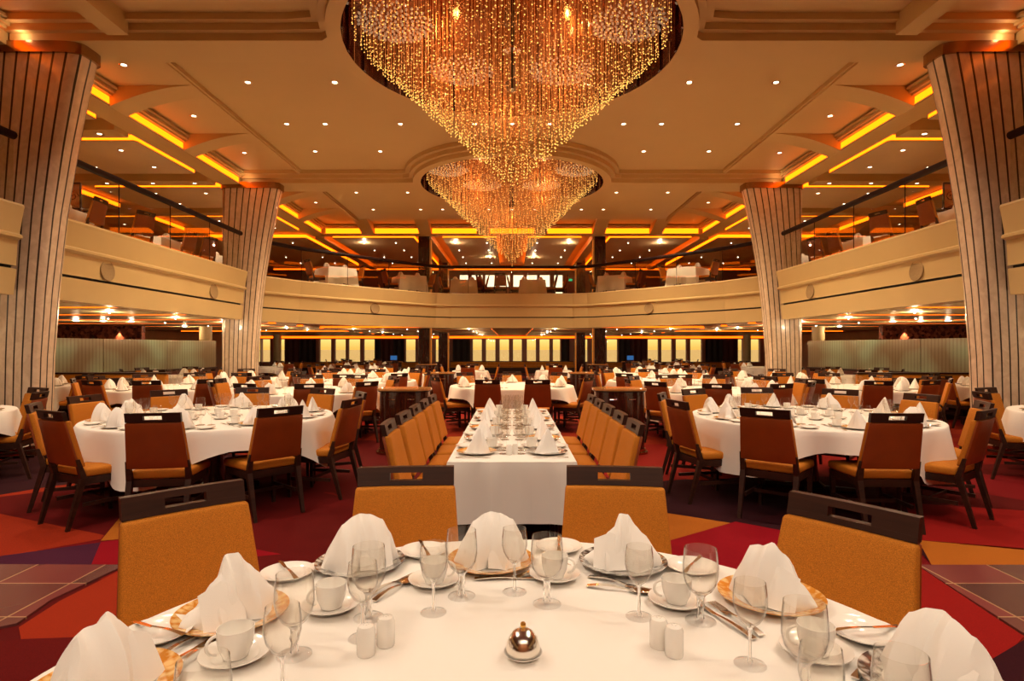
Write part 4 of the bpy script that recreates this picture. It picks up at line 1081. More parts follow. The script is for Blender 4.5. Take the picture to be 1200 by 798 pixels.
# ------------------------------------------------------------------ tables
ZT_ = 0.75
def round_cloth(R, seed, name='tablecloth'):
    rnd = random.Random(seed); ph = rnd.uniform(0, 6); rot = rnd.uniform(-0.3, 0.3) + PI / 4; mb = MB(); vs, fs = [], []
    NA = 96; rings = [(0.0, 0), (0.5, 0), (0.9, 0), (0.985, 0), (1.0, 0)]
    skirt = [0.015, 0.06, 0.14, 0.25, 0.40, 0.58, 0.78, 1.0]
    for i in range(NA):
        a = 2 * PI * i / NA; q = a - rot
        half = (R + 0.17) / max(abs(math.cos(q)), abs(math.sin(q))); drop = min(0.46, max(0.18, half - R))
        fold = math.sin(9 * a + ph) * 0.55 + math.sin(14 * a + 2 * ph) * 0.45
        for f, _ in rings[1:]: vs.append((f * R * math.cos(a), f * R * math.sin(a), ZT_))
        for t in skirt:
            r = R + 0.006 + 0.015 * min(1, t * 6) * 0.6 + 0.075 * fold * t ** 0.9 + 0.045 * t
            vs.append((r * math.cos(a), r * math.sin(a), ZT_ - 0.004 - drop * t))
    K = len(rings) - 1 + len(skirt)
    for i in range(NA):
        j = (i + 1) % NA
        for k in range(K - 1): fs.append((i * K + k, j * K + k, j * K + k + 1, i * K + k + 1))
    vs.append((0, 0, ZT_)); c = len(vs) - 1
    for i in range(NA): fs.append((c, i * K, ((i + 1) % NA) * K))
    mb.add(vs, fs); o = mb.build(name, M_CLOTH, smooth=True, auto=70, recalc=False); return o
def round_table_proto(R):
    root = empty('round_table'); tag(root, 'round table', 'table')
    mb = MB(); mb.lathe([(0, 0.715), (R - 0.02, 0.715), (R - 0.004, 0.722), (R - 0.004, 0.742), (0, 0.747)], 48); mb.build('tabletop', M_MAHOG, root, smooth=True)
    mb = MB(); mb.lathe([(0, 0.05), (0.16, 0.05), (0.10, 0.10), (0.075, 0.30), (0.075, 0.66), (0.16, 0.714), (0, 0.714)], 24); mb.build('pedestal', M_MAHOG, root, smooth=True)
    mb = MB()
    for k in range(4):
        M = Matrix.Rotation(PI / 4 + k * PI / 2, 4, 'Z'); mb.rbox(0.02, 0.42, -0.035, 0.035, 0.0, 0.055, 0.012, 2, M=M)
    mb.build('base', M_WOOD, root, smooth=True)
    return root
TB = {R: round_table_proto(R) for R in (1.15, 1.02, 1.0, 0.55, 0.85)}
CLOTHS = {}
def put_table(cx, cy, R, tname, seed, rz=0.0, z=0.0):
    place(TB[R], (cx, cy, z), rz, 'round pedestal table hidden under its white cloth, ' + tname, 'round pedestal tables')
    key = (R, seed % 3)
    if key not in CLOTHS:
        CLOTHS[key] = tag(round_cloth(R, seed), 'white cloth', 'tablecloth')
    return place(CLOTHS[key], (cx, cy, z), rz, 'white linen cloth draped over ' + tname, 'round white tablecloths')
def setting(cx, cy, R, a, tname, lod, rnd, z=0.0):
    """one place setting at angle a of a round table; lod 1 near, 2 middle, 3 far"""
    zt = z + ZT_ + 0.0005; ck = clock(a)
    def P(r, da=0.0): return (cx + r * math.cos(a + da), cy + r * math.sin(a + da), zt)
    at = ', %s o\'clock of %s' % (ck, tname)
    gold = rnd.random() < 0.6
    r0 = R - 0.19
    place((PL_GOLD_S if gold else PL_DARK_S), P(r0), 0, '%s rimmed dinner plate' % ('gold' if gold else 'dark') + at, 'dinner plates on the white tables')
    p = P(r0); nap = NAPS[rnd.choice((0, 1, 2, 0, 1, 3))]
    place(nap, (p[0], p[1], p[2] + 0.0075), a - PI / 2 + rnd.uniform(-0.5, 0.5), 'folded white napkin' + at, 'folded napkins on the plates', scale=rnd.uniform(1.0, 1.18))
    place(GOBLET_S, P(R - 0.42, 0.13), 0, 'water goblet' + at, 'water goblets on the tables')
    if lod <= 2 and R > 0.9: place(WINE_S, P(R - 0.40, 0.25), 0, 'wine glass' + at, 'wine glasses on the tables')
    if lod == 1:
        q = P(R - 0.37, -0.12); place(SAUCER, q, 0, 'white saucer under the cup' + at, 'saucers'); place(CUP_S, (q[0], q[1], q[2] + 0.0075), 0, 'white teacup' + at, 'teacups')
        q = P(R - 0.12, 0.22); place(BREAD, q, 0, 'small white bread plate' + at, 'bread plates')
        q = P(R - 0.28, -0.20); place(FORK, q, a + PI, 'steel fork' + at, 'forks'); q = P(R - 0.05, -0.155); place(KNIFE, q, a + PI, 'steel knife' + at, 'knives')
def seats(cx, cy, R, n, off, tname, back=0.26, far=False, z=0.0, skip=(), rnd=None, lod=2, set_all=True):
    for k in range(n):
        a = math.radians(off) + 2 * PI * k / n
        if k not in skip:
            rr = R + back - 0.30 + rnd.uniform(-0.02, 0.04); x, y = cx + rr * math.cos(a), cy + rr * math.sin(a); face = a + PI + rnd.uniform(-0.06, 0.06)
            chair(x, y, face, view_words(x, y, face) + " at %s o'clock of %s" % (clock(a), tname), 'dining chairs round the tables', z, far)
        if set_all: setting(cx, cy, R, a, tname, lod, rnd, z)
rnd = random.Random(11)
# the two big tables in front, left and right
for s, tn in ((-1, 'front left round table'), (1, 'front right round table')):
    put_table(s * 3.05, 6.05, 1.15, tn, 1 if s < 0 else 2, 0.3 * s)
    seats(s * 3.05, 6.05, 1.15, 10, -80 if s < 0 else -93, tn, 0.31, False, rnd=rnd, lod=1)
    # cream pot and cups cluster in the middle
    for k in range(5):
        q = (s * 3.05 + 0.22 * math.cos(k * 1.3 + 0.4), 5.95 + 0.22 * math.sin(k * 1.3 + 0.4), ZT_ + 0.0005)
        place(SAUCER, q, 0, 'saucer in the middle of %s, %s of the ring' % (tn, ORD[k]), 'saucers'); place(CUP_S, (q[0], q[1], q[2] + 0.0075), 0, 'white teacup in the middle of %s, %s of the ring' % (tn, ORD[k]), 'teacups')
    for k in range(3):
        place(GOBLET_S, (s * 3.05 - 0.2 + 0.2 * k, 6.15 + 0.1 * (k % 2), ZT_ + 0.0005), 0, '%s spare goblet in the middle of %s' % (ORD[k], tn), 'water goblets on the tables')
T_MID = [('second row left round table', -3.35, 9.75, 1.15, 10, -72), ('second row right round table', 3.35, 9.75, 1.15, 10, -108),
         ('second row outer left round table', -6.05, 10.55, 1.15, 10, -75), ('second row outer right round table', 6.05, 10.55, 1.15, 10, -105),
         ('round table by near left pillar', -6.6, 6.3, 1.0, 8, -70), ('round table by near right pillar', 6.6, 6.3, 1.0, 8, -110),
         ('middle round table behind long table', 0, 11.05, 1.15, 9, -71)]
for i, (tn, x, y, R, n, off) in enumerate(T_MID):
    put_table(x, y, R, tn, i, 0.2 * i)
    if x == 0:
        for k in range(9):
            a = math.radians([-68, -112, -152, -28, 12, 168, 50, 90, 130][k]); rr = R + (0.16 if k < 2 else 0.05)
            xx, yy = x + rr * math.cos(a), y + rr * math.sin(a); face = a + PI
            if k < 2: face = PI / 2
            if k in (0, 1): xx, yy = (0.41 if k == 0 else -0.39), 9.72
            chair(xx, yy, face, view_words(xx, yy, face) + " at %s o'clock of %s" % (clock(a), tn), 'dining chairs round the tables')
            setting(x, y, R, a, tn, 2, rnd)
    else: seats(x, y, R, n, off, tn, 0.27, False, rnd=rnd, lod=2)
T_FAR = [('third row left round table', -3.25, 12.75, 1.15, 8, -90), ('third row right round table', 3.25, 12.75, 1.15, 8, -90),
         ('third row outer left round table', -5.75, 13.35, 1.0, 7, -80), ('third row outer right round table', 5.75, 13.35, 1.0, 7, -100),
         ('fourth row left round table', -3.5, 15.7, 1.15, 8, -84), ('fourth row right round table', 3.5, 15.7, 1.15, 8, -96),
         ('table below left glass screen', -8.55, 14.9, 0.85, 6, -80), ('table below right glass screen', 8.55, 14.9, 0.85, 6, -100),
         ('left outer table near screen start', -9.1, 10.9, 0.85, 6, -60), ('right outer table near screen start', 9.1, 10.9, 0.85, 6, -120),
         ('fifth row left round table', -5.1, 18.6, 1.0, 6, -85), ('fifth row right round table', 5.1, 18.6, 1.0, 6, -95),
         ('round table left under far balcony', -5.6, 22.6, 1.0, 6, -80), ('round table right under far balcony', 5.6, 22.6, 1.0, 6, -100),
         ('outer left table under far balcony', -9.2, 22.0, 1.0, 6, -90), ('outer right table under far balcony', 9.2, 22.0, 1.0, 6, -90),
         ('left table in furthest row', -7.2, 27.0, 1.0, 5, -90), ('right table in furthest row', 7.2, 27.0, 1.0, 5, -90)]
for i, (tn, x, y, R, n, off) in enumerate(T_FAR):
    put_table(x, y, R, tn, i, 0.3 * i); seats(x, y, R, n, off, tn, 0.24, True, rnd=rnd, lod=3)
for s, tn in ((-1, 'small middle left far table'), (1, 'small middle right far table')):
    put_table(s * 1.3, 18.3, 0.55, tn, 1); 
    seats(s * 1.3, 18.3, 0.55, 4, 0, tn, 0.30, True, rnd=rnd, lod=3)
# ---- the long table
LX, LY0, LY1 = 0.395, 3.63, 6.80
root = empty('long_table', (0, (LY0 + LY1) / 2, 0)); tag(root, 'long rectangular table under a white cloth down the middle of the hall', 'table')
mb = MB(); mb.rbox(-LX + 0.01, LX - 0.01, -1.575, 1.575, 0.715, 0.747, 0.006); mb.build('tabletop', M_MAHOG, root)
for sx in (-1, 1):
    for sy in (-1, 0, 1):
        mb = MB(); mb.bar((sx * 0.32, sy * 1.45, 0), (sx * 0.32, sy * 1.45, 0.714), 0.045, 0.06); mb.build('leg', M_WOOD, root)
mb = MB()
def long_cloth(u, v):
    """closed rounded rectangle outline u; v<0.4 top, then the skirt"""
    hx, hy, rr = LX, 1.585, 0.03
    per = [(hx, -hy), (hx, hy), (-hx, hy), (-hx, -hy)]; L = 2 * (2 * hx + 2 * hy); s = u * L
    d = [2 * hy, 2 * hx, 2 * hy, 2 * hx]; k = 0
    while s > d[k] and k < 3: s -= d[k]; k += 1
    (ax, ay), (bx, by_) = per[k], per[(k + 1) % 4]; t = min(1, s / d[k]); x, y = ax + (bx - ax) * t, ay + (by_ - ay) * t
    n = [(1, 0), (0, 1), (-1, 0), (0, -1)][k]; corner = min(t, 1 - t) * d[k]
    if v <= 0.3:
        f = v / 0.3; return (x * f, y * f if False else y * f, ZT_)
    q = (v - 0.3) / 0.7; drop = 0.375 * q
    fold = 0.006 * math.sin(u * L * 17) * q + 0.004 * math.sin(u * L * 41) * q + (0.03 * math.exp(-corner / 0.06) * q)
    crease = 0.0
    if n == (0, -1):
        for cx_, am in ((-0.13, 0.010), (0.12, 0.006), (0.30, 0.007), (-0.32, 0.006)): crease += am * max(0.0, 1 - abs(x - cx_) / 0.07) * min(1, q * 5)
    o = 0.004 + 0.006 * min(1, q * 8) + fold + 0.012 * q + crease
    return (x + n[0] * o, y + n[1] * o, ZT_ - 0.003 * min(1, q * 8) - drop)
L_ = 2 * (2 * LX + 2 * 1.585)
us = sorted(set([round(k / 200, 5) for k in range(200)] + [u_ for c in (0, 3.17 / L_, (3.17 + 2 * LX) / L_, (6.34 + 2 * LX) / L_) for u_ in (c + 1e-5, max(0, c - 1e-5))] + [(6.34 + 3 * LX + cx_ + d_) / L_ for cx_ in (-0.32, -0.13, 0.12, 0.30) for d_ in (-0.07, -0.002, 0.002, 0.07)]))
vsx = [0.0, 0.3, 0.302, 0.32, 0.36, 0.45, 0.6, 0.8, 1.0]; vs = [long_cloth(u, v) for u in us for v in vsx]; K = len(vsx)
fs = [(i * K + j, ((i + 1) % len(us)) * K + j, ((i + 1) % len(us)) * K + j + 1, i * K + j + 1) for i in range(len(us)) for j in range(1, K - 1)]
# flat top as one strip grid
mb.add(vs, fs); mb.add([(-LX, -1.585, ZT_), (LX, -1.585, ZT_), (LX, 1.585, ZT_), (-LX, 1.585, ZT_)], [(0, 1, 2, 3)])
o = mb.build('tablecloth', M_CLOTH, smooth=True, auto=50, recalc=False); o.location = (0, (LY0 + LY1) / 2, 0); tag(o, 'white linen cloth with pressed creases over the long middle table', 'tablecloth')
for s, sd in ((-1, 'left'), (1, 'right')):
    for k in range(5):
        y = 4.06 + 0.555 * k; face = 0 if s < 0 else PI
        chair(s * 0.52, y, face + (rnd.uniform(-0.04, 0.04)), '%s ochre chair from the near end on the %s side of the long table' % (ORD[k], sd), 'ochre chairs along the long table')
        zt = ZT_ + 0.0005; at = ', %s place on the %s side of the long table' % (ORD[k], sd); py = 3.92 + 0.60 * k
        gold = (k + (s > 0)) % 2 == 0
        place(PL_GOLD_S if gold else PL_DARK_S, (s * 0.235, py, zt), 0, ('gold' if gold else 'dark') + ' rimmed plate' + at, 'plates on the long table')
        place(NAPS[3 + k % 2], (s * 0.225, py, zt + 0.0075), s * 0.4 + k, 'pointed white napkin' + at, 'pointed napkins on the long table')
        place(GOBLET_S, (s * 0.075, py + 0.10, zt), 0, 'water goblet' + at, 'goblets on the long table')
        place(WINE_S, (s * 0.055, py - 0.02, zt), 0, 'wine glass' + at, 'wine glasses on the long table')
        place(WINE_S, (s * 0.04, py + 0.20, zt), 0, 'second wine glass' + at, 'wine glasses on the long table')
        place(SAUCER, (s * 0.14, py + 0.235, zt), 0, 'saucer' + at, 'saucers on the long table'); place(CUP_S, (s * 0.14, py + 0.235, zt + 0.0075), 0, 'white teacup' + at, 'cups on the long table')
        place(KNIFE, (s * 0.36 if s < 0 else 0.36, py - 0.17, zt), PI if s > 0 else 0, 'steel knife' + at, 'knives on the long table')
        place(BREAD, (s * 0.315, py + 0.235, zt), 0, 'small bread plate' + at, 'bread plates on the long table')
for k in range(2):
    mb = MB(); mb.lathe([(0, 0), (0.018, 0), (0.020, 0.01), (0.019, 0.055), (0.014, 0.066), (0, 0.068)], 18); o = mb.build('salt_shaker', M_CHINA, smooth=True); o.location = (-0.02 + 0.04 * k, 3.86 + 0.03 * k, ZT_ + 0.0005)
    tag(o, 'white shaker on the near end of the long table, %s' % ('left' if k == 0 else 'right'), 'shaker')

# ------------------------------------------------------------------ the table in the foreground
FX, FY, FR = 0.0, 1.134, 1.02
put_table(FX, FY, FR, 'the foreground table', 0, 0.0)
def tp(x, y): return ((x - 600) * 0.7 / (y - 408), 483 / (y - 408), ZT_ + 0.0005)
def fg_chair(x, y, label, face=None):
    f = math.atan2(FY - y, FX - x) if face is None else face
    place(CH_ROOT, (x - 0.0 + 0.315 * math.cos(f), y + 0.315 * math.sin(f), 0), f - PI / 2, label, 'ochre chairs round the foreground table')
fg_chair(-0.445, 2.475, 'large ochre fabric chair facing the camera, left of the long table end', -PI / 2 + 0.08)
fg_chair(0.43, 2.475, 'large ochre fabric chair facing the camera, right of the long table end', -PI / 2 - 0.10)
fg_chair(-1.16, 2.10, 'large ochre fabric chair at the left of the foreground table, turned inward', -PI / 2 + 0.79)
fg_chair(1.085, 1.90, 'large ochre fabric chair at the right of the foreground table, turned inward', -PI / 2 - 0.95)
fg_chair(-1.62, 1.42, 'ochre fabric chair cut off by the left edge of the picture', -0.18)
# dinner plates with napkins
FG_PL = [('gold', 575, 661, 0, 0.1, 'middle'), ('dark', 730, 663, 1, -0.2, 'right of the middle'), ('gold', 903, 704, 2, -0.75, 'far right'), ('dark', 422, 664, 0, 0.45, 'left of the middle'), ('gold', 272, 724, 1, 0.8, 'far left'),
         ('gold', 122, 812, 2, 1.3, 'bottom left corner'), ('dark', 1098, 812, 0, -1.2, 'bottom right corner')]
for kind, px, py, nv, rz, w in FG_PL:
    p = tp(px, py); place(PL_GOLD if kind == 'gold' else PL_DARK, p, 0, '%s patterned dinner plate on the foreground table, %s' % (kind, w), 'patterned plates on the foreground table')
    place(NAPS[nv], (p[0], p[1], p[2] + 0.0075), rz, 'large folded white napkin on the %s foreground plate, %s' % (kind, w), 'large napkins on the foreground table', scale=1.04)
for px, py, w in ((185, 747, 'far left'), (337, 676, 'left, behind the large goblet'), (497, 650, 'left of the middle plate'), (655, 645, 'right of the middle plate'), (812, 669, 'right of the dark plate'), (1014, 747, 'far right')):
    p = tp(px, py); place(BREAD, p, 0, 'small white bread plate on the foreground table, ' + w, 'bread plates on the foreground table')
    k = {185: 2.75, 337: 2.2, 497: 1.9, 655: 1.5, 812: 1.0, 1014: 0.15}[px]
    place(KNIFE, (p[0] - 0.09 * math.cos(k), p[1] - 0.09 * math.sin(k), p[2] + 0.019), k, 'small knife lying across the bread plate, ' + w, 'knives on the foreground bread plates', scale=0.8)
def up(px, py, kind, w):
    place(GOBLET if kind == 'g' else WINE, tp(px, py), 0, '%s on the foreground table, %s' % ('stout clear water goblet' if kind == 'g' else 'thin stemmed wine glass', w), 'glasses on the foreground table')
for a_ in [(508, 718, 'w', 'left of the brass knobbed dome'), (541, 699, 'g', 'before the middle napkin, left'), (603, 694, 'w', 'before the middle napkin'), (641, 708, 'g', 'right of the middle plate'), (749, 723, 'w', 'before the right dark plate'),
           (821, 728, 'g', 'right of the right dark plate'), (879, 779, 'w', 'before the far right gold plate'), (943, 815, 'g', 'far right, before the teacup'), (962, 882, 'w', 'bottom edge, right'), (1056, 895, 'g', 'bottom right corner'),
           (432, 724, 'g', 'behind the left shakers'), (425, 748, 'w', 'beside the left shakers'), (345, 768, 'g', 'before the far left gold plate'), (331, 818, 'w', 'left, stem cut by the frame'), (238, 905, 'g', 'bottom left edge')]:
    up(*a_)
for px, py, rz, w in ((388, 714, 3.6, 'left'), (509, 684, 0.2, 'left of the middle'), (650, 678, -0.1, 'right of the middle'), (793, 708, 3.0, 'right'), (956, 768, 2.9, 'far right'), (276, 772, 3.8, 'far left')):
    p = tp(px, py); place(SAUCER, p, 0, 'white saucer on the foreground table, ' + w, 'saucers on the foreground table')
    place(CUP, (p[0], p[1], p[2] + 0.0075), rz, 'white teacup on its saucer on the foreground table, ' + w, 'teacups on the foreground table')
for x0, y0, x1, y1, k, w in ((690, 677, 742, 689, FORK, 'before the right dark plate'), (688, 688, 740, 694, SPOON, 'before the right dark plate, nearer'), (438, 706, 482, 681, SPOON, 'right of the left dark plate'), (432, 700, 470, 682, FORK, 'right of the left dark plate, further'),
                            (556, 680, 612, 679, KNIFE, 'before the middle plate'), (606, 678, 645, 668, FORK, 'right of the middle plate'), (893, 747, 832, 706, FORK, 'left of the far right plate'), (884, 751, 826, 714, KNIFE, 'left of the far right plate, outer'),
                            (180, 778, 232, 748, FORK, 'before the far left plate'), (200, 790, 242, 760, SPOON, 'before the far left plate, nearer'), (1002, 797, 1022, 780, FORK, 'bottom right'), (172, 800, 210, 775, KNIFE, 'bottom left')):
    a, b = tp(x0, y0), tp(x1, y1); place(k, a, math.atan2(b[1] - a[1], b[0] - a[0]), '%s on the foreground table, %s' % ({'fork': 'steel fork', 'spoon': 'steel spoon', 'table_knife': 'steel knife'}[k.name.split('.')[0]], w), 'cutlery on the foreground table')
def shaker(px, py, w):
    root = empty('salt_shaker', tp(px, py)); tag(root, 'white cylindrical shaker on the foreground table, ' + w, 'shaker', 'white shakers on the foreground table')
    mb = MB(); mb.lathe([(0, 0), (0.0195, 0), (0.021, 0.004), (0.021, 0.055), (0.0195, 0.060)], 28); mb.build('body', M_CHINA, root, smooth=True)
    mb = MB(); mb.lathe([(0.0195, 0.060), (0.017, 0.066), (0.010, 0.069), (0, 0.070)], 28)
    mb.cur = 1
    for k in range(5):
        a = k * 2 * PI / 5; mb.lathe([(0.0, 0.0698), (0.0011, 0.0695)], 6, 0.006 * math.cos(a), 0.006 * math.sin(a))
    mb.build('cap', [M_CHINA, M_BLACK], root, smooth=True)
shaker(429, 767, 'left pair, nearer'); shaker(452, 756, 'left pair, further'); shaker(772, 758, 'right pair, further'); shaker(790, 768, 'right pair, nearer')
root = empty('butter_dish', tp(613, 770)); tag(root, 'small steel dome with a brass knob on a white dish, middle of the foreground table', 'dish')
lathe_obj('dish', [(0, 0.003), (0.024, 0.0), (0.030, 0.003), (0.041, 0.010), (0.0435, 0.0135), (0.040, 0.0125), (0.028, 0.006), (0, 0.004)], M_CHINA, 40, root)
lathe_obj('dome', [(0.0385, 0.0128), (0.0393, 0.0145), (0.0375, 0.028), (0.033, 0.043), (0.024, 0.056), (0.013, 0.063), (0, 0.065)], M_STEEL, 40, root)
lathe_obj('knob', [(0.004, 0.064), (0.004, 0.068), (0.0065, 0.070), (0.0065, 0.076), (0.004, 0.079), (0, 0.080)], mat('brass', (0.75, 0.42, 0.08), 0.2, 1.0), 20, root)

# ------------------------------------------------------------------ service stations
def station(x, y, label, rz=0.0, w=0.36, d=0.27):
    root = empty('service_station', (x, y, 0), rz); tag(root, label, 'cabinet')
    def ring(g, e=2 / 3.0, n=40): return [((w + g) * math.copysign(abs(math.cos(2 * PI * k / n)) ** e, math.cos(2 * PI * k / n)), (d + g) * math.copysign(abs(math.sin(2 * PI * k / n)) ** e, math.sin(2 * PI * k / n))) for k in range(n)]
    mb = MB(); mb.prism(ring(-0.02), 0.07, 0.85); mb.build('body', M_MAHOG, root, smooth=True, auto=40)
    mb = MB(); mb.prism(ring(0.025), 0.0, 0.03); mb.prism(ring(-0.005), 0.03, 0.07); mb.build('plinth', M_BRONZE, root, smooth=True, auto=40)
    mb = MB(); mb.prism(ring(0.0), 0.85, 0.868); mb.build('top_edge', M_WOOD, root, smooth=True, auto=40)
    mb = MB(); mb.prism(ring(0.012), 0.868, 0.892); mb.build('top', M_TOPWOOD, root, smooth=True, auto=40)
    for s in (-1, 1):
        pts = []
        mb = MB(); n = 10
        def yy(xx): return -(d - 0.02) * max(0.0, 1 - abs(xx / (w - 0.02)) ** 3.0) ** (1 / 3.0) - 0.004
        vs, fs = [], []
        for k in range(n + 1):
            xx = s * (0.008 + (0.245 - 0.008) * k / n)
            for z in (0.12, 0.80): vs += [(xx, yy(xx) - 0.008, z), (xx, yy(xx) + 0.01, z)]
        for k in range(n):
            a, b = 4 * k, 4 * k + 4; fs += [(a, b, b + 2, a + 2), (a + 1, a + 3, b + 3, b + 1), (a, a + 1, b + 1, b), (a + 2, b + 2, b + 3, a + 3)]
        fs += [(0, 2, 3, 1), (4 * n, 4 * n + 1, 4 * n + 3, 4 * n + 2)]
        mb.add(vs, fs); dr = mb.build('door', M_MAHOG, root, smooth=True, auto=30)
        mb = MB(); xx = s * 0.13; mb.tube([(xx - 0.05, yy(xx) - 0.010, 0.755), (xx - 0.045, yy(xx) - 0.030, 0.755), (xx + 0.045, yy(xx) - 0.030, 0.755), (xx + 0.05, yy(xx) - 0.010, 0.755)], 0.006, 8); mb.build('handle', M_CHROME, dr, smooth=True)
    return root
station(-1.50, 8.25, 'curved dark wood service station with honey wood top, left behind the long table')
station(1.50, 8.25, 'curved dark wood service station with honey wood top, right behind the long table')
station(-1.68, 13.6, 'second curved service station further back on the left aisle'); station(1.68, 13.6, 'second curved service station further back on the right aisle')
station(-3.0, 20.7, 'small service station in front of the dark column, left far aisle'); station(3.0, 20.7, 'small service station in front of the dark column, right far aisle')
station(-5.0, 24.9, 'service station holding the blue monitor on the left'); station(5.0, 24.9, 'service station holding the blue monitor on the right')
E_SCREEN = emit('monitor_glow', (0.05, 0.18, 0.45), 0.6, False); E_EXIT = emit('exit_green', (0.02, 0.55, 0.20), 0.9, False)
for s, sd in ((-1, 'left'), (1, 'right')):
    root = empty('monitor', (s * 5.0, 24.9, 0.893)); tag(root, 'small blue lit monitor on a service station, %s far side' % sd, 'monitor')
    mb = MB(); mb.rbox(-0.15, 0.15, -0.012, 0.012, 0.05, 0.25, 0.006); mb.build('case', M_BLACK, root)
    mb = MB(); mb.box(-0.138, 0.138, -0.0145, -0.0125, 0.06, 0.24); mb.build('screen', E_SCREEN, root)
    mb = MB(); mb.lathe([(0, 0), (0.07, 0), (0.07, 0.008), (0.015, 0.014), (0.012, 0.06), (0, 0.06)], 20); mb.build('stand', M_BLACK, root, smooth=True)
    x = s * 2.95; root = empty('exit_sign', (x, YU - 0.02, 4.92)); tag(root, 'small green lit exit sign on the upper far wall, %s side' % sd, 'sign')
    mb = MB(); mb.rbox(-0.13, 0.13, -0.03, 0.0, -0.07, 0.07, 0.008); mb.build('case', M_BLACK, root)
    mb = MB(); mb.box(-0.115, 0.115, -0.033, -0.031, -0.055, 0.055); mb.build('face', E_EXIT, root)
# ------------------------------------------------------------------ banquettes
def banquette(x0, x1, y, face, label, z1=0.78, rz=0.0):
    """straight bench with upholstered back; seat on the side face (-1 towards the camera)"""
    root = empty('banquette', ((x0 + x1) / 2, y, 0), rz); tag(root, label, 'bench'); h = (x1 - x0) / 2
    mb = MB(); mb.box(-h, h, *sorted((0, face * 0.52)), 0.0, 0.32); mb.build('plinth', M_WOOD, root)
    n = max(2, int(2 * h / 0.7))
    for k in range(n):
        a, b = -h + 2 * h * k / n + 0.004, -h + 2 * h * (k + 1) / n - 0.004
        mb = MB(); mb.rbox(a, b, *sorted((face * 0.06, face * 0.54)), 0.32, 0.46, 0.025, 3); mb.build('seat_cushion', M_OCHRE, root, smooth=True)
        mb = MB(); mb.rbox(a, b, *sorted((-face * 0.04, face * 0.08)), 0.44, z1, 0.025, 3); mb.build('back_cushion', M_OCHRE, root, smooth=True)
    mb = MB(); mb.rbox(-h - 0.02, h + 0.02, -0.10 if face < 0 else -0.08, 0.08 if face < 0 else 0.10, z1, z1 + 0.035, 0.008); mb.build('top_rail', M_WOOD, root)
banquette(-3.6, 3.6, 34.6, -1, 'long ochre banquette under the seven middle windows', 0.66)
banquette(-13.2, -5.4, 34.6, -1, 'long ochre banquette under the left far windows', 0.62); banquette(5.4, 13.2, 34.6, -1, 'long ochre banquette under the right far windows', 0.62)
for s, sd in ((-1, 'left'), (1, 'right')):
    xa, xb = sorted((s * 10.2, s * 7.3)); banquette(xa, xb, 12.5, -1, 'ochre banquette with dark top rail before the %s glass screen' % sd, 0.90)
    # planter-like dark divider in front
    xa, xb = sorted((s * 8.6, s * 7.45)); o = MB().rbox(xa, xb, 11.98, 12.05 - 0.02, 0, 0.0 + 0.84, 0.01).build('booth_divider', M_WOOD); tag(o, 'dark wood booth divider beside the %s ochre banquette' % sd, 'divider')

# ------------------------------------------------------------------ upper deck furniture
def square_cloth(hw, drop, seed):
    rnd_ = random.Random(seed); ph = rnd_.uniform(0, 6)
    mb = MB(); N = 64; vs, fs = [], []; vv = [0.0, 0.06, 0.3, 0.6, 1.0]
    for i in range(N):
        a = 2 * PI * i / N; c, s = math.cos(a), math.sin(a); k = hw / max(abs(c), abs(s)); cr_ = (k / hw - 1) / 0.414
        vs.append((k * c, k * s, ZT_))
        for t in vv[1:]:
            o = 0.012 + 0.03 * t * math.sin(8 * a + ph) + 0.05 * cr_ * t; d = drop * t * (1 + 0.15 * cr_)
            vs.append((k * c + c * o, k * s + s * o, ZT_ - d))
    K = len(vv)
    for i in range(N):
        j = (i + 1) % N
        for q in range(K - 1): fs.append((i * K + q, j * K + q, j * K + q + 1, i * K + q + 1))
    fs.append(tuple(i * K for i in range(N))); mb.add(vs, fs)
    o = mb.build('tablecloth', M_CLOTH, smooth=True, auto=60, recalc=False); return tag(o, 'cloth', 'tablecloth')
SQC = square_cloth(0.46, 0.50, 3)
SQT = empty('square_table'); tag(SQT, 'square table', 'table')
mb = MB(); mb.rbox(-0.445, 0.445, -0.445, 0.445, 0.715, 0.746, 0.005); mb.build('tabletop', M_MAHOG, SQT)
mb = MB(); mb.lathe([(0, 0.03), (0.05, 0.03), (0.04, 0.06), (0.04, 0.714), (0, 0.714)], 16); mb.build('pedestal', M_WOOD, SQT, smooth=True)
mb = MB(); mb.rbox(-0.25, 0.25, -0.25, 0.25, 0.0, 0.03, 0.008); mb.build('base', M_WOOD, SQT)
U = []
for s, sd in ((-1, 'left'), (1, 'right')):
    U += [(s * 8.35, 10.6, 0.0, 'first %s gallery table' % sd, (0, 90, 180)), (s * 8.3, 13.6, 0.0, 'second %s gallery table' % sd, (0, 180, 90)),
          (s * 7.9, 16.4, 0.5, 'third %s gallery table' % sd, (0, 180)),
          (s * 5.55, 18.55, -s * 0.75, 'gallery table at %s balcony bend' % sd, (0, 180)), (s * 3.6, 20.6, -s * 0.5, 'gallery table before %s column' % sd, (0, 180)),
          (s * 6.6, 21.8, 0.2, 'back gallery table, %s end' % sd, (0, 90, 180)), (s * 4.6, 24.4, 0.1, 'small far %s gallery table' % sd, (0, 180))]
U += [(-1.8, 21.9, 0.1, 'middle left gallery table', (0, 180)), (0.75, 21.9, 0.0, 'middle right gallery table', (0, 180))]
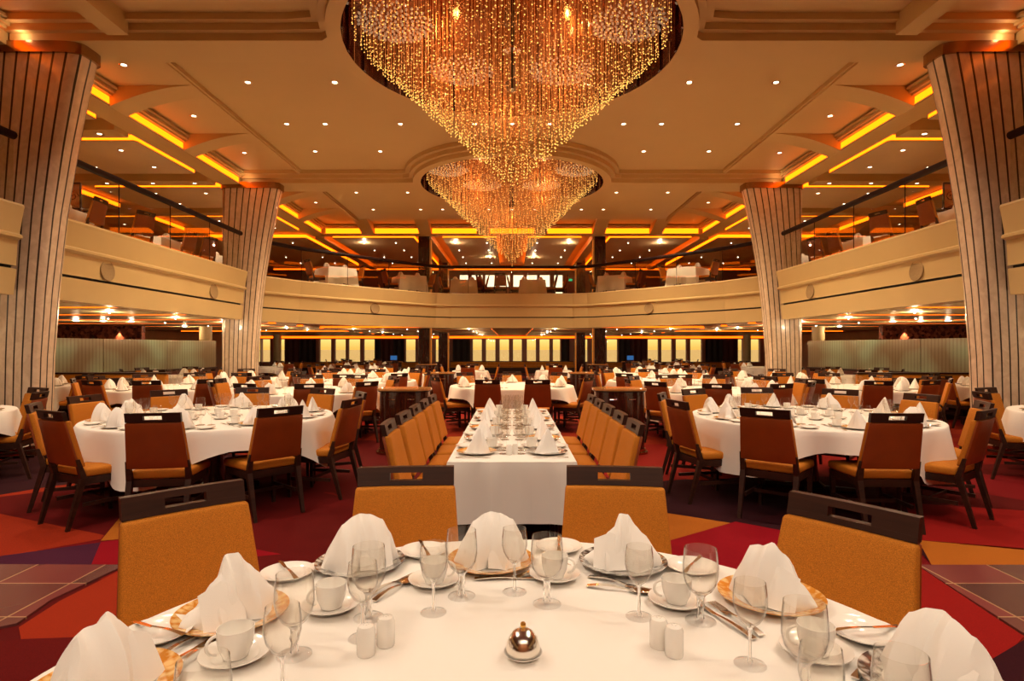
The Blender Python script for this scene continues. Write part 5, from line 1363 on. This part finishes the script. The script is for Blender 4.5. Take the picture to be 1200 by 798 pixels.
for x, y, rz, tn, sides in U:
    zd = Z_DECK
    place(SQT, (x, y, zd), rz, 'square table under white cloth, ' + tn, 'square gallery tables'); place(SQC, (x, y, zd), rz, 'white cloth over ' + tn, 'white cloths on the gallery tables')
    for k in sides:
        a = math.radians(k) + rz; rr = 0.60; face = a + PI + rnd.uniform(-0.15, 0.15); xx, yy = x + rr * math.cos(a), y + rr * math.sin(a)
        chair(xx, yy, face, '%s, %s side of %s' % (view_words(xx, yy, face).replace('showing its', 'with'), {0: 'right', 90: 'far', 180: 'left', 270: 'near'}[k], tn), 'dining chairs up on the gallery', zd, True)
        q = (x + 0.30 * math.cos(a), y + 0.30 * math.sin(a), zd + ZT_ + 0.0005)
        place(PL_GOLD_S, q, 0, 'gold rimmed plate on the %s side of %s' % ({0: 'right', 90: 'far', 180: 'left', 270: 'near'}[k], tn), 'plates up on the gallery', scale=0.9)
        place(NAPS[k % 3], (q[0], q[1], q[2] + 0.0075), a, 'folded napkin on the %s side of %s' % ({0: 'right', 90: 'far', 180: 'left', 270: 'near'}[k], tn), 'napkins up on the gallery')
        place(GOBLET_S, (x + 0.08 * math.cos(a + 0.8), y + 0.08 * math.sin(a + 0.8), q[2]), 0, 'goblet on the %s side of %s' % ({0: 'right', 90: 'far', 180: 'left', 270: 'near'}[k], tn), 'goblets up on the gallery')
for x, y, fc, w in ((-0.95, 21.8, 0.5, 'beside the middle left gallery table, turned to the right'), (-0.42, 21.5, PI / 2, 'with its rust back to the railing between the two middle tables'), (1.75, 21.8, 2.9, 'in front of the bright upper door')):
    chair(x, y, fc, 'gallery chair ' + w, 'dining chairs up on the gallery', Z_DECK, True)
# rail-side chairs with their backs to the hall
for s, sd in ((-1, 'left'), (1, 'right')):
    for k, (x, y) in enumerate([(7.45, 10.45), (7.55, 11.75), (7.5, 13.45), (7.6, 14.35)]):
        if k in (0, 2): continue
        face = (PI - 0.3) if s < 0 else 0.3
        chair(s * x, y, face, '%s gallery chair beside the %s railing with its rust back to the hall' % (ORD[k], sd), 'dining chairs up on the gallery', Z_DECK, True)
    # wrought metal art screen
    root = empty('metal_screen', (s * 9.0, 11.6, Z_DECK)); tag(root, 'framed openwork metal screen with orange backing, %s gallery near the pillar' % sd, 'screen')
    mb = MB()
    for a, b in (((-0.5, 0.0), (-0.5, 1.5)), ((0.5, 0.0), (0.5, 1.5)), ((-0.5, 1.5), (0.5, 1.5)), ((-0.5, 0.5), (0.5, 0.5)), ((-0.5, 1.0), (0.5, 1.0)), ((0, 0.5), (0, 1.5))):
        mb.tube([(a[0], 0, a[1]), (b[0], 0, b[1])], 0.018, 6)
    mb.build('frame', M_WOOD, root)
    mb = MB()
    for k in range(9):
        cx, cz, r = -0.36 + 0.36 * (k % 3), 0.68 + 0.28 * (k // 3), 0.11
        mb.tube([(cx + r * (1 - t / 14) * math.cos(t * 0.8), -0.01, cz + r * (1 - t / 14) * math.sin(t * 0.8)) for t in range(13)], 0.008, 5)
    mb.build('scrollwork', M_COPPER, root)
    mb = MB(); mb.box(-0.49, 0.49, 0.02, 0.03, 0.02, 1.49); mb.build('backing', mat('amber_glass_' + sd, (0.55, 0.14, 0.03), 0.3), root)
# unused prototypes go
for o in (CUP, FORK, SPOON, KNIFE):
    pass
